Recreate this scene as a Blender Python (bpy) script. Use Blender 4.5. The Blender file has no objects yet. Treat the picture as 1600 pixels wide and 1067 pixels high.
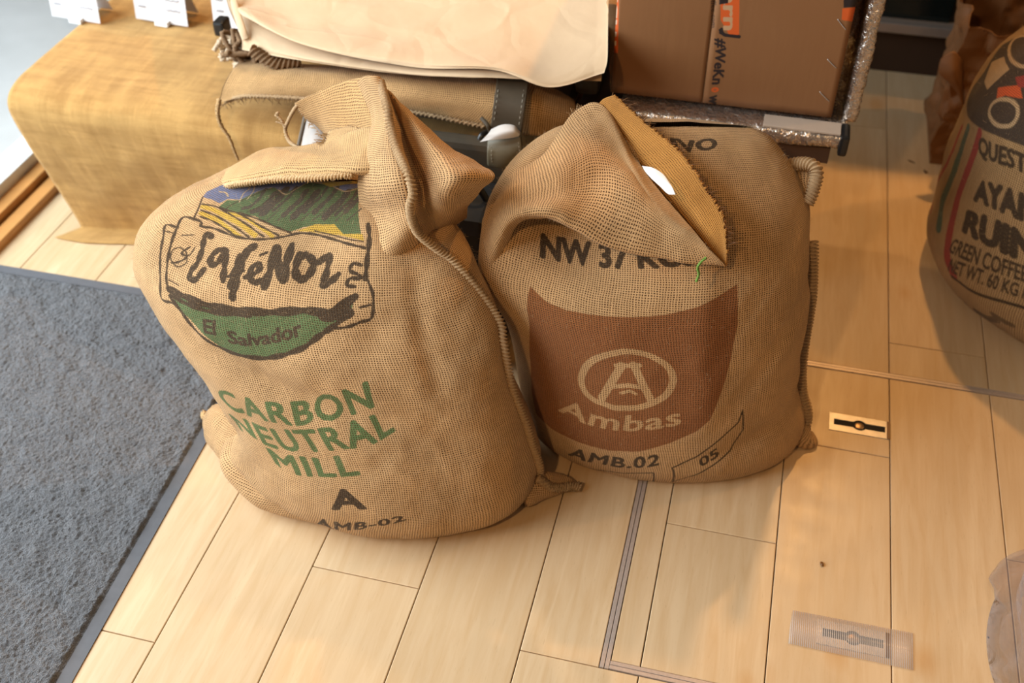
import bpy, bmesh, math, random
import numpy as np
from mathutils import Vector, Matrix
random.seed(7); rng = np.random.default_rng(7)
S = bpy.context.scene
COL = S.collection
PI = math.pi

# ------------------------------------------------------------------ camera
F_PX, PITCH, ROLL, YAW, CAM_H = 1671.587, .7452145, -.0130189, -.2559088, 1.58822
_cy, _sy = math.cos(YAW), math.sin(YAW)
FW = np.array([_sy*math.cos(PITCH), _cy*math.cos(PITCH), -math.sin(PITCH)])
_r = np.array([_cy, -_sy, 0.]); _u = np.cross(_r, FW)
RT = _r*math.cos(ROLL)+_u*math.sin(ROLL); UP = _u*math.cos(ROLL)-_r*math.sin(ROLL)
CP = np.array([0, 0, CAM_H])
def at(px, py, Y):
    """point of the room seen at photo position (px, py), at depth Y along the planks"""
    d = RT*(px-800)/F_PX-UP*(py-533.5)/F_PX+FW
    return CP+d*(Y/d[1])
def atz(px, py, z=0.):
    d = RT*(px-800)/F_PX-UP*(py-533.5)/F_PX+FW
    return CP+d*((z-CAM_H)/d[2])
cam = bpy.data.cameras.new('camera'); cam.sensor_width = 36; cam.lens = F_PX*36/1600
cam.clip_start = .05
cam.dof.use_dof = True; cam.dof.focus_distance = 1.72; cam.dof.aperture_fstop = 3.2
co = bpy.data.objects.new('camera', cam); COL.objects.link(co)
M4 = Matrix(((RT[0], UP[0], -FW[0], 0), (RT[1], UP[1], -FW[1], 0), (RT[2], UP[2], -FW[2], CAM_H), (0, 0, 0, 1)))
co.matrix_world = M4; S.camera = co

# ------------------------------------------------------------------ world, lights, exposure
S.view_settings.view_transform = 'Standard'; S.view_settings.look = 'None'
S.view_settings.gamma = 1; S.view_settings.use_curve_mapping = False
S.view_settings.exposure = -0.06
w = bpy.data.worlds.new('world'); S.world = w; w.use_nodes = True
bg = w.node_tree.nodes['Background']; bg.inputs[0].default_value = (1.0, .78, .55, 1); bg.inputs[1].default_value = .14
def spot(name, loc, target, power, color, size=70, blend=.5, rad=.06):
    l = bpy.data.lights.new(name, 'SPOT'); l.energy = power; l.color = color
    l.spot_size = math.radians(size); l.spot_blend = blend; l.shadow_soft_size = rad
    o = bpy.data.objects.new(name, l); COL.objects.link(o); o.location = loc
    o.rotation_euler = (Vector(target)-Vector(loc)).to_track_quat('-Z', 'Y').to_euler(); return o
def area(name, loc, target, power, color, sx, sy):
    l = bpy.data.lights.new(name, 'AREA'); l.energy = power; l.color = color; l.shape = 'RECTANGLE'; l.size = sx; l.size_y = sy
    o = bpy.data.objects.new(name, l); COL.objects.link(o); o.location = loc
    o.rotation_euler = (Vector(target)-Vector(loc)).to_track_quat('-Z', 'Y').to_euler(); return o
WARM = (1.0, .51, .16)
spot('ceiling_spot_back', (.34, 3.7, 2.75), (.1, 1.5, 0), 160, WARM, 112, .35, .04)
spot('ceiling_spot_right', (2.3, 2.9, 2.75), (.6, 1.8, 0), 58, WARM, 75, .6, .05)
spot('ceiling_spot_front', (-.75, -1.1, 2.75), (.25, 1.6, .2), 108, (1, .60, .27), 66, .8, .06)
spot('ceiling_spot_left', (-1.3, 3.3, 2.75), (-.9, 2.1, .3), 60, (1, .66, .33), 60, .6, .06)
area('shop_window_daylight', (-2.9, .7, 1.7), (-.9, 1.2, .1), 265, (.88, .94, 1.0), 3.2, 2.2)

# ------------------------------------------------------------------ helpers
def vnoise(p, seed=0):
    """smooth value noise, p (...,3) -> -1..1"""
    p = np.asarray(p, float); i = np.floor(p).astype(np.int64); f = p-i; f = f*f*(3-2*f)
    def h(a, b, c):
        n = (a*374761393+b*668265263+c*2147483647+seed*1274126177) & 0xffffffff
        n = ((n ^ (n >> 13))*1274126177) & 0xffffffff
        n = ((n ^ (n >> 16))*668265263) & 0xffffffff
        return ((n >> 8) & 0xffff)/32767.5-1
    r = 0
    for a in (0, 1):
        for b in (0, 1):
            for c in (0, 1):
                r = r+h(i[..., 0]+a, i[..., 1]+b, i[..., 2]+c)*(f[..., 0] if a else 1-f[..., 0])*(f[..., 1] if b else 1-f[..., 1])*(f[..., 2] if c else 1-f[..., 2])
    return r
def fbm(p, o=3, seed=0):
    r = 0; a = 1
    for k in range(o): r = r+a*vnoise(np.asarray(p)*2**k, seed+k); a *= .5
    return r
def cr(c, n):
    """Catmull-Rom resample of control points along axis 0 to n samples"""
    c = np.asarray(c, float); k = len(c)
    if k == 2: t = np.linspace(0, 1, n).reshape((-1,)+(1,)*(c.ndim-1)); return c[0]*(1-t)+c[1]*t
    e = np.concatenate([[2*c[0]-c[1]], c, [2*c[-1]-c[-2]]])
    t = np.linspace(0, k-1-1e-9, n); i = t.astype(int); f = (t-i).reshape((-1,)+(1,)*(c.ndim-1))
    p0, p1, p2, p3 = e[i], e[i+1], e[i+2], e[i+3]
    return .5*((2*p1)+(-p0+p2)*f+(2*p0-5*p1+4*p2-p3)*f**2+(-p0+3*p1-3*p2+p3)*f**3)
def cr2(c, n, m):
    a = cr(np.asarray(c, float), n); return np.swapaxes(cr(np.swapaxes(a, 0, 1), m), 0, 1)
def link(name, me, mat, parent=None):
    if mat is not None: me.materials.append(mat)
    o = bpy.data.objects.new(name, me); COL.objects.link(o)
    if parent: o.parent = parent; o.matrix_parent_inverse = Matrix.Translation(-parent.location)
    return o
def mesh(name, V, Fs, mat, parent=None, uv=None, smooth=True, mats=None):
    me = bpy.data.meshes.new(name)
    V = np.asarray(V, float)
    me.from_pydata(V.tolist(), [], Fs if isinstance(Fs, list) else Fs.tolist()); 
    if uv is not None:
        l = me.uv_layers.new(name='cloth'); vi = np.empty(len(me.loops), int); me.loops.foreach_get('vertex_index', vi)
        l.data.foreach_set('uv', np.asarray(uv, float)[vi].ravel())
    if smooth: me.polygons.foreach_set('use_smooth', [True]*len(me.polygons))
    me.update()
    return link(name, me, mat, parent)
def normals(P):
    du = np.gradient(P, axis=1); dv = np.gradient(P, axis=0)
    n = np.cross(du, dv); return n/(np.linalg.norm(n, axis=-1, keepdims=True)+1e-12)
def arcuv(P):
    """metric uv for an open grid"""
    n, m = P.shape[:2]
    du = np.linalg.norm(np.diff(P, axis=1), axis=2).mean(0); dv = np.linalg.norm(np.diff(P, axis=0), axis=2).mean(1)
    U = np.concatenate([[0], np.cumsum(du)]); Vv = np.concatenate([[0], np.cumsum(dv)])
    return np.stack(np.broadcast_arrays(U[None, :], Vv[:, None]), -1)
def gridfaces(n, m, wrap=False):
    i = np.arange(n-1)[:, None]; j = np.arange(m if wrap else m-1)[None, :]
    a = i*m+j; b = i*m+(j+1) % m; c = (i+1)*m+(j+1) % m; d = (i+1)*m+j
    return np.stack([a, b, c, d], -1).reshape(-1, 4)
def sheet(name, P, mat, parent, uv=None, thick=.0025, rag=None):
    """a cloth sheet with real thickness from a grid of points"""
    n, m = P.shape[:2]
    if uv is None: uv = arcuv(P)
    N = normals(P); B = P-N*thick
    V = np.concatenate([P.reshape(-1, 3), B.reshape(-1, 3)]); f = gridfaces(n, m); g = f[:, ::-1]+n*m
    e = []
    def edge(ids):
        for a, b in zip(ids[:-1], ids[1:]): e.append([b, a, a+n*m, b+n*m])
    edge(list(range(m))); edge([(n-1)*m+k for k in range(m)][::-1]); edge([k*m for k in range(n)][::-1]); edge([k*m+m-1 for k in range(n)])
    Fs = f.tolist()+g.tolist()+e
    return mesh(name, V, Fs, mat, parent, np.concatenate([uv.reshape(-1, 2)]*2))
def empty(name, loc, label, cat, group=None):
    o = bpy.data.objects.new(name, None); COL.objects.link(o); o.location = loc; o.empty_display_size = .05
    o['label'] = label; o['category'] = cat
    if group: o['group'] = group
    return o
def tag(o, label, cat, group=None):
    o['label'] = label; o['category'] = cat
    if group: o['group'] = group
    return o
def boxgeo(x0, x1, y0, y1, z0, z1):
    V = [(x, y, z) for z in (z0, z1) for y in (y0, y1) for x in (x0, x1)]
    return V, [[0, 2, 3, 1], [4, 5, 7, 6], [0, 1, 5, 4], [1, 3, 7, 5], [3, 2, 6, 7], [2, 0, 4, 6]]
def box(name, b, mat, parent=None, bev=0., rot=None, pivot=None):
    bm = bmesh.new(); V, Fs = boxgeo(*b); vs = [bm.verts.new(v) for v in V]
    for f in Fs: bm.faces.new([vs[k] for k in f])
    if bev > 0: bmesh.ops.bevel(bm, geom=bm.edges[:], offset=bev, segments=2, affect='EDGES', profile=.6)
    me = bpy.data.meshes.new(name); 
    if rot is not None:
        pv = Vector(pivot); bmesh.ops.transform(bm, matrix=Matrix.Translation(pv) @ rot @ Matrix.Translation(-pv), verts=bm.verts)
    bm.normal_update(); bm.to_mesh(me); bm.free()
    return link(name, me, mat, parent)
def tube(name, pts, r, mat, parent=None, seg=10, per=60, twist=0., strands=2, flat=1., cap=True, rfun=None, pitch=.02, bump=.25):
    C = cr(pts, per); T = np.gradient(C, axis=0); T /= np.linalg.norm(T, axis=1, keepdims=True)+1e-12
    s = np.concatenate([[0], np.cumsum(np.linalg.norm(np.diff(C, axis=0), axis=1))])
    up = np.array([0, -.6, .8]); A = np.cross(T, up); A /= np.linalg.norm(A, axis=1, keepdims=True)+1e-9; Bn = np.cross(A, T)
    th = np.linspace(0, 2*PI, seg, endpoint=False)
    rr = np.full(per, r) if rfun is None else r*np.array([rfun(t) for t in np.linspace(0, 1, per)])
    R = rr[:, None]*(1+bump*twist*np.cos(strands*(th[None, :]-2*PI*s[:, None]/pitch)))
    P = C[:, None]+A[:, None]*(R*np.cos(th)[None])[..., None]+Bn[:, None]*(R*np.sin(th)[None])[..., None]*flat
    V = P.reshape(-1, 3); Fs = gridfaces(per, seg, True).tolist()
    if cap: Fs += [list(range(seg))[::-1], [(per-1)*seg+k for k in range(seg)]]
    uv = np.stack(np.broadcast_arrays(th[None]*max(r, .004), s[:, None]), -1).reshape(-1, 2)
    return mesh(name, V, Fs, mat, parent, uv)

# ------------------------------------------------------------------ node helpers and materials
class NT:
    def __init__(s, name):
        s.m = bpy.data.materials.new(name); s.m.use_nodes = True; s.t = s.m.node_tree; s.n = s.t.nodes; s.l = s.t.links
        s.b = s.n['Principled BSDF']; s.out = s.n['Material Output']
    def new(s, t, **k):
        n = s.n.new(t)
        for a, b in k.items(): setattr(n, a, b)
        return n
    def put(s, sock, v):
        if isinstance(v, bpy.types.NodeSocket): s.l.new(v, sock)
        elif v is not None:
            if isinstance(v, (tuple, list)) and len(v) == 3 and sock.type == 'RGBA': v = (*v, 1)
            sock.default_value = v
    def math(s, op, a, b=None, c=None, clamp=False):
        n = s.new('ShaderNodeMath', operation=op, use_clamp=clamp); s.put(n.inputs[0], a)
        if b is not None: s.put(n.inputs[1], b)
        if c is not None: s.put(n.inputs[2], c)
        return n.outputs[0]
    def mix(s, f, a, b, mode='MIX'):
        n = s.new('ShaderNodeMix', data_type='RGBA', blend_type=mode); s.put(n.inputs[0], f); s.put(n.inputs[6], a); s.put(n.inputs[7], b); return n.outputs[2]
    def noise(s, vec, scale, detail=3, rough=.55, dist=0.):
        n = s.new('ShaderNodeTexNoise'); s.put(n.inputs['Vector'], vec); n.inputs['Scale'].default_value = scale
        n.inputs['Detail'].default_value = detail; n.inputs['Roughness'].default_value = rough; n.inputs['Distortion'].default_value = dist; return n.outputs['Fac']
    def ramp(s, f, stops):
        n = s.new('ShaderNodeValToRGB'); e = n.color_ramp.elements
        for k, (p, c) in enumerate(stops):
            x = e[k] if k < 2 else e.new(p)
            x.position = p; x.color = (*c, 1) if len(c) == 3 else c
        s.put(n.inputs[0], f); return n.outputs[0]
    def mapr(s, v, a, b, c=0., d=1.):
        n = s.new('ShaderNodeMapRange'); s.put(n.inputs[0], v); n.inputs[1].default_value = a; n.inputs[2].default_value = b; n.inputs[3].default_value = c; n.inputs[4].default_value = d; return n.outputs[0]
    def bump(s, h, strength=.5, dist=.001, nrm=None):
        n = s.new('ShaderNodeBump'); n.inputs['Strength'].default_value = strength; n.inputs['Distance'].default_value = dist; s.put(n.inputs['Height'], h)
        if nrm is not None: s.put(n.inputs['Normal'], nrm)
        return n.outputs[0]
    def done(s, color=None, rough=None, normal=None, **k):
        if color is not None: s.put(s.b.inputs['Base Color'], color)
        if rough is not None: s.put(s.b.inputs['Roughness'], rough)
        if normal is not None: s.put(s.b.inputs['Normal'], normal)
        for a, b in k.items(): s.put(s.b.inputs[a.replace('_', ' ')], b)
        return s.m
def plain(name, c, rough=.6, metal=0., var=.06, scale=30, bump=0.):
    t = NT(name); tc = t.new('ShaderNodeTexCoord').outputs['Object']; n = t.noise(tc, scale)
    col = t.mix(n, tuple(x*(1-var*2) for x in c), tuple(min(1, x*(1+var*2)) for x in c))
    return t.done(col, rough, t.bump(n, bump, .002) if bump else None, Metallic=metal)
def burlap(name, thread=(.61, .385, .195), gap=(.055, .026, .010), pitch=.0040, ink=None, inksize=None, tint=None, gapw=.56, sheen=.08):
    t = NT(name); uv = t.new('ShaderNodeUVMap'); uv.uv_map = 'cloth'; v = uv.outputs[0]
    # threads wander a little
    nz = t.new('ShaderNodeTexNoise'); t.put(nz.inputs['Vector'], v); nz.inputs['Scale'].default_value = 22; nz.inputs['Detail'].default_value = 3
    off = t.new('ShaderNodeVectorMath', operation='MULTIPLY_ADD'); t.l.new(nz.outputs['Color'], off.inputs[0]); off.inputs[1].default_value = (.007,)*3; t.l.new(v, off.inputs[2])
    sp = t.new('ShaderNodeSeparateXYZ'); t.l.new(off.outputs[0], sp.inputs[0])
    u_, v_ = sp.outputs[0], sp.outputs[1]
    pu = t.math('MULTIPLY', u_, PI/pitch); pv = t.math('MULTIPLY', v_, PI/pitch*1.05)
    su, sv = t.math('SINE', pu), t.math('SINE', pv)
    # thickness varies from thread to thread
    def stretched(a, b, sc):
        m = t.new('ShaderNodeCombineXYZ'); t.put(m.inputs[0], t.math('MULTIPLY', u_, a)); t.put(m.inputs[1], t.math('MULTIPLY', v_, b)); return t.noise(m.outputs[0], sc, 2)
    nu = stretched(1/pitch, 18, 1.0); nv = stretched(18, 1/pitch, 1.0)
    A = t.math('POWER', t.math('ABSOLUTE', su), t.mapr(nu, .3, .7, 1.1, .5)); B = t.math('POWER', t.math('ABSOLUTE', sv), t.mapr(nv, .3, .7, 1.1, .5))
    sg = t.math('MULTIPLY', t.math('COSINE', pu), t.math('COSINE', pv))
    hA = t.math('MULTIPLY', A, t.math('MULTIPLY_ADD', sg, .22, .8)); hB = t.math('MULTIPLY', B, t.math('MULTIPLY_ADD', sg, -.22, .8))
    h = t.math('MAXIMUM', hA, hB)
    mask = t.mapr(h, gapw-.12, gapw+.22)
    big = t.noise(v, 9, 4); fib = t.noise(v, 700, 3, .7)
    c = t.mix(t.mapr(big, .3, .7), tuple(x*.86 for x in thread), tuple(min(1, x*1.12) for x in thread))
    c = t.mix(t.mapr(fib, .25, .75), t.mix(1., c, (.78, .76, .72), 'MULTIPLY'), t.mix(1., c, (1.18, 1.17, 1.14), 'MULTIPLY'))
    c = t.mix(t.math('MULTIPLY', t.mapr(nu, .55, .8), .35), c, tuple(x*1.35 for x in thread))
    if tint:
        st = t.new('ShaderNodeMapping'); t.l.new(v, st.inputs[0]); st.inputs['Scale'].default_value = (9, 1.6, 1); st2 = t.new('ShaderNodeMapping'); t.l.new(v, st2.inputs[0]); st2.inputs['Scale'].default_value = (2, 16, 1)
        c = t.mix(t.mapr(t.math('ADD', t.noise(st.outputs[0], 2, 4, .7), t.noise(st2.outputs[0], 2, 4, .7)), .85, 1.2, 0, .9), c, tint)
    if ink is not None:
        im = t.new('ShaderNodeTexImage'); im.image = ink; im.extension = 'CLIP'; im.interpolation = 'Cubic'
        mp = t.new('ShaderNodeVectorMath', operation='DIVIDE'); t.l.new(v, mp.inputs[0]); mp.inputs[1].default_value = (inksize[0], inksize[1], 1); t.l.new(mp.outputs[0], im.inputs[0])
        wear = t.math('MULTIPLY', t.mapr(t.noise(v, 260, 3, .7), .28, .50, .76, 1.), t.mapr(h, gapw, 1., .88, 1.))
        c = t.mix(t.math('MULTIPLY', im.outputs['Alpha'], wear), c, im.outputs['Color'])
    c = t.mix(mask, gap, c)
    hh = t.math('ADD', h, t.math('MULTIPLY', fib, .35))
    return t.done(c, .92, t.bump(hh, .9, .0011), Sheen_Weight=sheen, Sheen_Roughness=.5, Specular_IOR_Level=.15)

# ------------------------------------------------------------------ printed artwork (drawn here, on cloth coordinates in metres)
class Canvas:
    def __init__(s, w, h, res=.0006):
        s.w, s.h, s.res = w, h, res; s.nx, s.ny = int(w/res), int(h/res)
        s.a = np.zeros((s.ny, s.nx, 4), np.float32)
    def _box(s, p, pad=0):
        x0, y0 = np.floor(p.min(0)/s.res-pad).astype(int); x1, y1 = np.ceil(p.max(0)/s.res+pad).astype(int)
        x0, y0 = max(0, x0), max(0, y0); x1, y1 = min(s.nx, x1+1), min(s.ny, y1+1)
        if x1 <= x0 or y1 <= y0: return None
        X, Y = np.meshgrid((np.arange(x0, x1)+.5)*s.res, (np.arange(y0, y1)+.5)*s.res); return x0, x1, y0, y1, X, Y
    def _put(s, b, m, c, al):
        x0, x1, y0, y1 = b[:4]; r = s.a[y0:y1, x0:x1]; r[m] = (*c, al)
    def poly(s, pts, c, al=1.):
        p = np.asarray(pts, float); b = s._box(p)
        if b is None: return
        X, Y = b[4:]; ins = np.zeros(X.shape, bool); q = np.roll(p, -1, 0)
        for (ax, ay), (bx, by) in zip(p, q):
            if ay == by: continue
            k = ((ay > Y) != (by > Y)) & (X < (bx-ax)*(Y-ay)/(by-ay)+ax); ins ^= k
        s._put(b, ins, c, al)
    def line(s, pts, wd, c, al=1., n=None, smooth=True):
        p = np.asarray(pts, float)
        if smooth and len(p) > 2: p = cr(p, len(p)*6)
        for k in range(len(p)-1):
            a, d = p[k], p[k+1]-p[k]; b = s._box(p[k:k+2], wd/s.res)
            if b is None: continue
            X, Y = b[4:]; L = (d@d)+1e-12; t = np.clip(((X-a[0])*d[0]+(Y-a[1])*d[1])/L, 0, 1)
            w_ = wd/2*(1+.25*math.sin(k*.9)) if n else wd/2
            m = (X-a[0]-t*d[0])**2+(Y-a[1]-t*d[1])**2 < w_**2
            s._put(b, m, c, al)
    def tri(s, T, c, al):
        for t in T:
            b = s._box(t)
            if b is None: continue
            X, Y = b[4:]; (x1, y1), (x2, y2), (x3, y3) = t
            D = (y2-y3)*(x1-x3)+(x3-x2)*(y1-y3)
            if abs(D) < 1e-14: continue
            l1 = ((y2-y3)*(X-x3)+(x3-x2)*(Y-y3))/D; l2 = ((y3-y1)*(X-x3)+(x1-x3)*(Y-y3))/D
            s._put(b, (l1 >= -.02) & (l2 >= -.02) & (l1+l2 <= 1.02), c, al)
    def text(s, txt, base, hgt, c, al=1., bold=.02, fit=True, space=1., up=None, stretch=1.):
        """text along a baseline polyline; hgt = cap height at start (and end)"""
        T = glyphs(txt, bold, space)
        if len(T) == 0: return
        base = np.asarray(base, float); B = cr(base, 60) if len(base) > 2 else cr(base, 30)
        sl = np.concatenate([[0], np.cumsum(np.linalg.norm(np.diff(B, axis=0), axis=1))]); L = sl[-1]
        x0, x1 = T[..., 0].min(), T[..., 0].max(); u = (T[..., 0]-x0)/(x1-x0)
        h0, h1 = (hgt if isinstance(hgt, (tuple, list)) else (hgt, hgt))
        bx = np.interp(u*L, sl, B[:, 0]); by = np.interp(u*L, sl, B[:, 1])
        tg = np.gradient(B, axis=0); tg /= np.linalg.norm(tg, axis=1, keepdims=True)
        if up is None: nx = np.interp(u*L, sl, -tg[:, 1]); ny = np.interp(u*L, sl, tg[:, 0])
        else: nx, ny = up
        k = (h0+(h1-h0)*u)*T[..., 1]/.729
        s.tri(np.stack([bx+nx*k, by+ny*k], -1), c, al)
    def text2(s, txt, base, top, c, al=1., bold=.02, space=1.):
        """lettering laid between a baseline and a cap line"""
        T = glyphs(txt, bold, space)
        if len(T) == 0: return
        B = cr(np.asarray(base, float), 60); Tp = cr(np.asarray(top, float), 60)
        def ev(C, u):
            l = np.concatenate([[0], np.cumsum(np.linalg.norm(np.diff(C, axis=0), axis=1))]); return np.stack([np.interp(u*l[-1], l, C[:, 0]), np.interp(u*l[-1], l, C[:, 1])], -1)
        x0, x1 = T[..., 0].min(), T[..., 0].max(); u = (T[..., 0]-x0)/(x1-x0); b = ev(B, u); t_ = ev(Tp, u)
        s.tri(b+(t_-b)*(T[..., 1:2]/.729), c, al)
    def image(s, name):
        im = bpy.data.images.new(name, s.nx, s.ny, alpha=True); im.alpha_mode = 'CHANNEL_PACKED'; im.colorspace_settings.name = 'Non-Color'
        a = s.a.copy()
        # let the ink colour bleed past its edge so filtered borders keep the right hue
        al = a[..., 3:4]; al = (al+np.roll(al, 1, 0)+np.roll(al, -1, 0)+np.roll(al, 1, 1)+np.roll(al, -1, 1))/5
        rgb = a[..., :3]*(a[..., 3:4] > 0); wgt = (a[..., 3:4] > 0).astype(np.float32)
        rs, ws = rgb.copy(), wgt.copy()
        for dx, dy in ((1, 0), (-1, 0), (0, 1), (0, -1)):
            rs += np.roll(rgb, (dy, dx), (0, 1)); ws += np.roll(wgt, (dy, dx), (0, 1))
        a[..., :3] = rs/np.maximum(ws, 1e-6); a[..., 3:4] = al
        im.pixels.foreach_set(a.ravel()); im.pack(); return im
_gc = {}
def glyphs(txt, bold=.02, space=1.):
    key = (txt, bold, space)
    if key in _gc: return _gc[key]
    c = bpy.data.curves.new('g', 'FONT'); c.body = txt; c.size = 1; c.space_character = space; c.resolution_u = 3
    o = bpy.data.objects.new('g', c); COL.objects.link(o); dg = bpy.context.evaluated_depsgraph_get(); dg.update()
    me = o.evaluated_get(dg).to_mesh(); me.calc_loop_triangles()
    V = np.array([v.co[:2] for v in me.vertices]).reshape(-1, 2); T = np.array([t.vertices[:] for t in me.loop_triangles], int).reshape(-1, 3)
    r = V[T] if len(T) else np.zeros((0, 3, 2))
    if len(T): r = np.concatenate([r+np.array([bold*a, bold*b*.8]) for a, b in ((0, 0), (1, 0), (-1, 0), (0, 1), (0, -1), (.7, .7), (-.7, .7), (.7, -.7), (-.7, -.7))])
    o.evaluated_get(dg).to_mesh_clear(); bpy.data.objects.remove(o); bpy.data.curves.remove(c); _gc[key] = r; return r


M = {}
M['burlap'] = burlap('burlap_plain', pitch=.0044)
M['burlap_golden'] = burlap('burlap_golden', thread=(.50, .235, .058), gap=(.12, .048, .012), pitch=.0034)
M['burlap_fine'] = burlap('burlap_fine', thread=(.58, .36, .165), gap=(.085, .042, .017), pitch=.0048)
M['burlap_pale'] = burlap('burlap_pale', thread=(.60, .39, .19), gap=(.12, .065, .028), pitch=.0042, gapw=.5)
M['tablecloth'] = burlap('tablecloth_burlap', thread=(.60, .36, .13), gap=(.20, .10, .03), pitch=.0042, tint=(.40, .22, .07), gapw=.45)
M['jute'] = plain('jute_twine', (.42, .28, .15), .95, var=.25, scale=400, bump=.6)
M['jute_dark'] = plain('jute_twine_dark', (.33, .21, .11), .95, var=.3, scale=300, bump=.6)
M['hem'] = plain('pale_hem_yarn', (.66, .46, .25), .95, var=.2, scale=250, bump=.6)
M['green_twine'] = plain('green_twine', (.16, .30, .05), .9, var=.2, scale=300)

# ------------------------------------------------------------------ the floor
t = NT('pale_oak_planks'); tc = t.new('ShaderNodeTexCoord').outputs['Object']; oi = t.new('ShaderNodeObjectInfo').outputs['Random']
mp = t.new('ShaderNodeMapping'); t.l.new(tc, mp.inputs[0]); mp.inputs['Scale'].default_value = (1, .09, 1)
cmb = t.new('ShaderNodeCombineXYZ'); t.put(cmb.inputs[0], t.math('MULTIPLY', oi, 37.)); t.put(cmb.inputs[1], t.math('MULTIPLY', oi, 11.)); t.l.new(cmb.outputs[0], mp.inputs[1])
gr = t.noise(mp.outputs[0], 60, 5, .6, .6); gr2 = t.noise(mp.outputs[0], 9, 3, .5, 1.2); fine = t.noise(mp.outputs[0], 420, 2, .6)
c = t.ramp(gr2, [(.3, (.62, .45, .265)), (.5, (.67, .49, .295)), (.72, (.73, .55, .34))])
c = t.mix(t.mapr(gr, .38, .68, 0, .6), c, (.56, .36, .175))
c = t.mix(t.mapr(fine, .66, .74, 0, .45), c, (.42, .27, .14))
mk = t.new('ShaderNodeMapping'); t.l.new(tc, mk.inputs[0]); mk.inputs['Scale'].default_value = (2.6, 1.5, 1); t.l.new(cmb.outputs[0], mk.inputs[1])
vo = t.new('ShaderNodeTexVoronoi'); vo.voronoi_dimensions = '2D'; t.l.new(mk.outputs[0], vo.inputs[0]); vo.inputs['Scale'].default_value = 1.
c = t.mix(t.mapr(t.math('ADD', vo.outputs['Distance'], t.math('MULTIPLY', gr2, .07)), .095, .045, 0, .55), c, (.52, .27, .09))
c = t.mix(t.math('MULTIPLY', oi, .22), c, (.64, .44, .25))
M['wood'] = t.done(c, t.mapr(t.noise(tc, 14, 4), .3, .7, .30, .46), t.bump(t.math('SUBTRACT', gr, t.math('MULTIPLY', fine, .5)), .18, .0006), Specular_IOR_Level=.45)
M['joint'] = plain('joint_shadow_gap', (.10, .06, .03), .9)
fl = empty('floor', (0, 0, 0), '', ''); del fl['label']; del fl['category']; fl['kind'] = 'structure'
V, Fs = boxgeo(-1.76, 2.6, -.6, 4.4, -.03, -.012); mesh('subfloor', V, Fs, M['joint'], fl, smooth=False)
X0 = -1.03746
joints = {2: [1.008, 2.3, -.3], 3: [.35, 1.78, 3.1], 4: [.933, 2.2, -.25], 5: [1.254, 2.6, .0], 6: [1.514, .25, 2.75], 7: [1.854, .55, 3.2], 8: [1.317, 2.62, .1], 1: [.2, 1.55, 2.9], 0: [.8, 2.1], -1: [.4, 1.9, 3.3], -2: [1.1, 2.5], -3: [.6, 2.0, 3.3], -4: [1.2, 2.7]}
def plank(x0, x1, y0, y1):
    g = .0009; V, Fs = boxgeo(x0+g, x1-g, y0+g, y1-g, -.012, 0)
    b = .0012
    for k in (4, 5, 6, 7):
        pass
    top = [(x0+g+b, y0+g+b), (x1-g-b, y0+g+b), (x1-g-b, y1-g-b), (x0+g+b, y1-g-b)]
    mid = [(x0+g, y0+g), (x1-g, y0+g), (x1-g, y1-g), (x0+g, y1-g)]
    V = [(*p, -.012) for p in mid]+[(*p, -.0008) for p in mid]+[(*p, 0) for p in top]
    Fs = [[8, 9, 10, 11]]
    for q in (0, 4):
        for k in range(4): Fs.append([q+k, q+(k+1) % 4, q+4+(k+1) % 4, q+4+k])
    return mesh('plank', V, Fs, M['wood'], fl, smooth=False)
HX0, HY0, HX1, HY1 = -.1035, .9335, 1.30, 1.756       # outer edge of the access hatch frame
FWD = .0165
def clipped(x0, x1, y0, y1):
    if x1-x0 < .006 or y1-y0 < .006: return
    plank(x0, x1, y0, y1)
for k in range(-4, 18):
    x0, x1 = X0+.2*k, X0+.2*(k+1)
    js = sorted([-.6]+joints.get(k, [float(rng.uniform(.0, 1.)), float(rng.uniform(1.6, 2.2)), float(rng.uniform(2.9, 3.4))])+[4.4])
    x0 = max(x0, -1.75)
    for a, b in zip(js[:-1], js[1:]):
        if b-a < .03: continue
        # planks are cut around the hatch frame
        if x1 <= HX0 or x0 >= HX1 or b <= HY0 or a >= HY1: clipped(x0, x1, a, b); continue
        if x0 < HX0: clipped(x0, HX0, a, b)
        if x1 > HX1: clipped(HX1, x1, a, b)
        xa, xb = max(x0, HX0), min(x1, HX1)
        if a < HY0: clipped(xa, xb, a, HY0)
        if b > HY1: clipped(xa, xb, HY1, b)
        clipped(max(xa, HX0+FWD), min(xb, HX1-FWD), max(a, HY0+FWD), min(b, HY1-FWD))
M['alu'] = plain('brushed_aluminium', (.52, .43, .37), .38, .35, .1, 200)
hf = empty('trim_1', (HX0, HY0, 0), '', ''); del hf['label']; del hf['category']; hf['kind'] = 'structure'
for nm, (a, b, c_, d) in dict(l=(HX0, HX0+FWD, HY0, HY1), r=(HX1-FWD, HX1, HY0, HY1), f=(HX0+FWD, HX1-FWD, HY0, HY0+FWD), b=(HX0+FWD, HX1-FWD, HY1-FWD, HY1)).items():
    hz = (b-a) > (d-c_)
    if hz:
        m_ = (c_+d)/2
        box('frame_rail', (a, b, c_+.0006, m_-.0005, -.011, .0012), M['alu'], hf, .0006)
        box('frame_rail', (a, b, m_+.0005, d-.0006, -.011, .0008), M['alu'], hf, .0006)
    else:
        m_ = (a+b)/2
        box('frame_rail', (a+.0006, m_-.0005, c_, d, -.011, .0012), M['alu'], hf, .0006)
        box('frame_rail', (m_+.0005, b-.0006, c_, d, -.011, .0008), M['alu'], hf, .0006)

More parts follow.
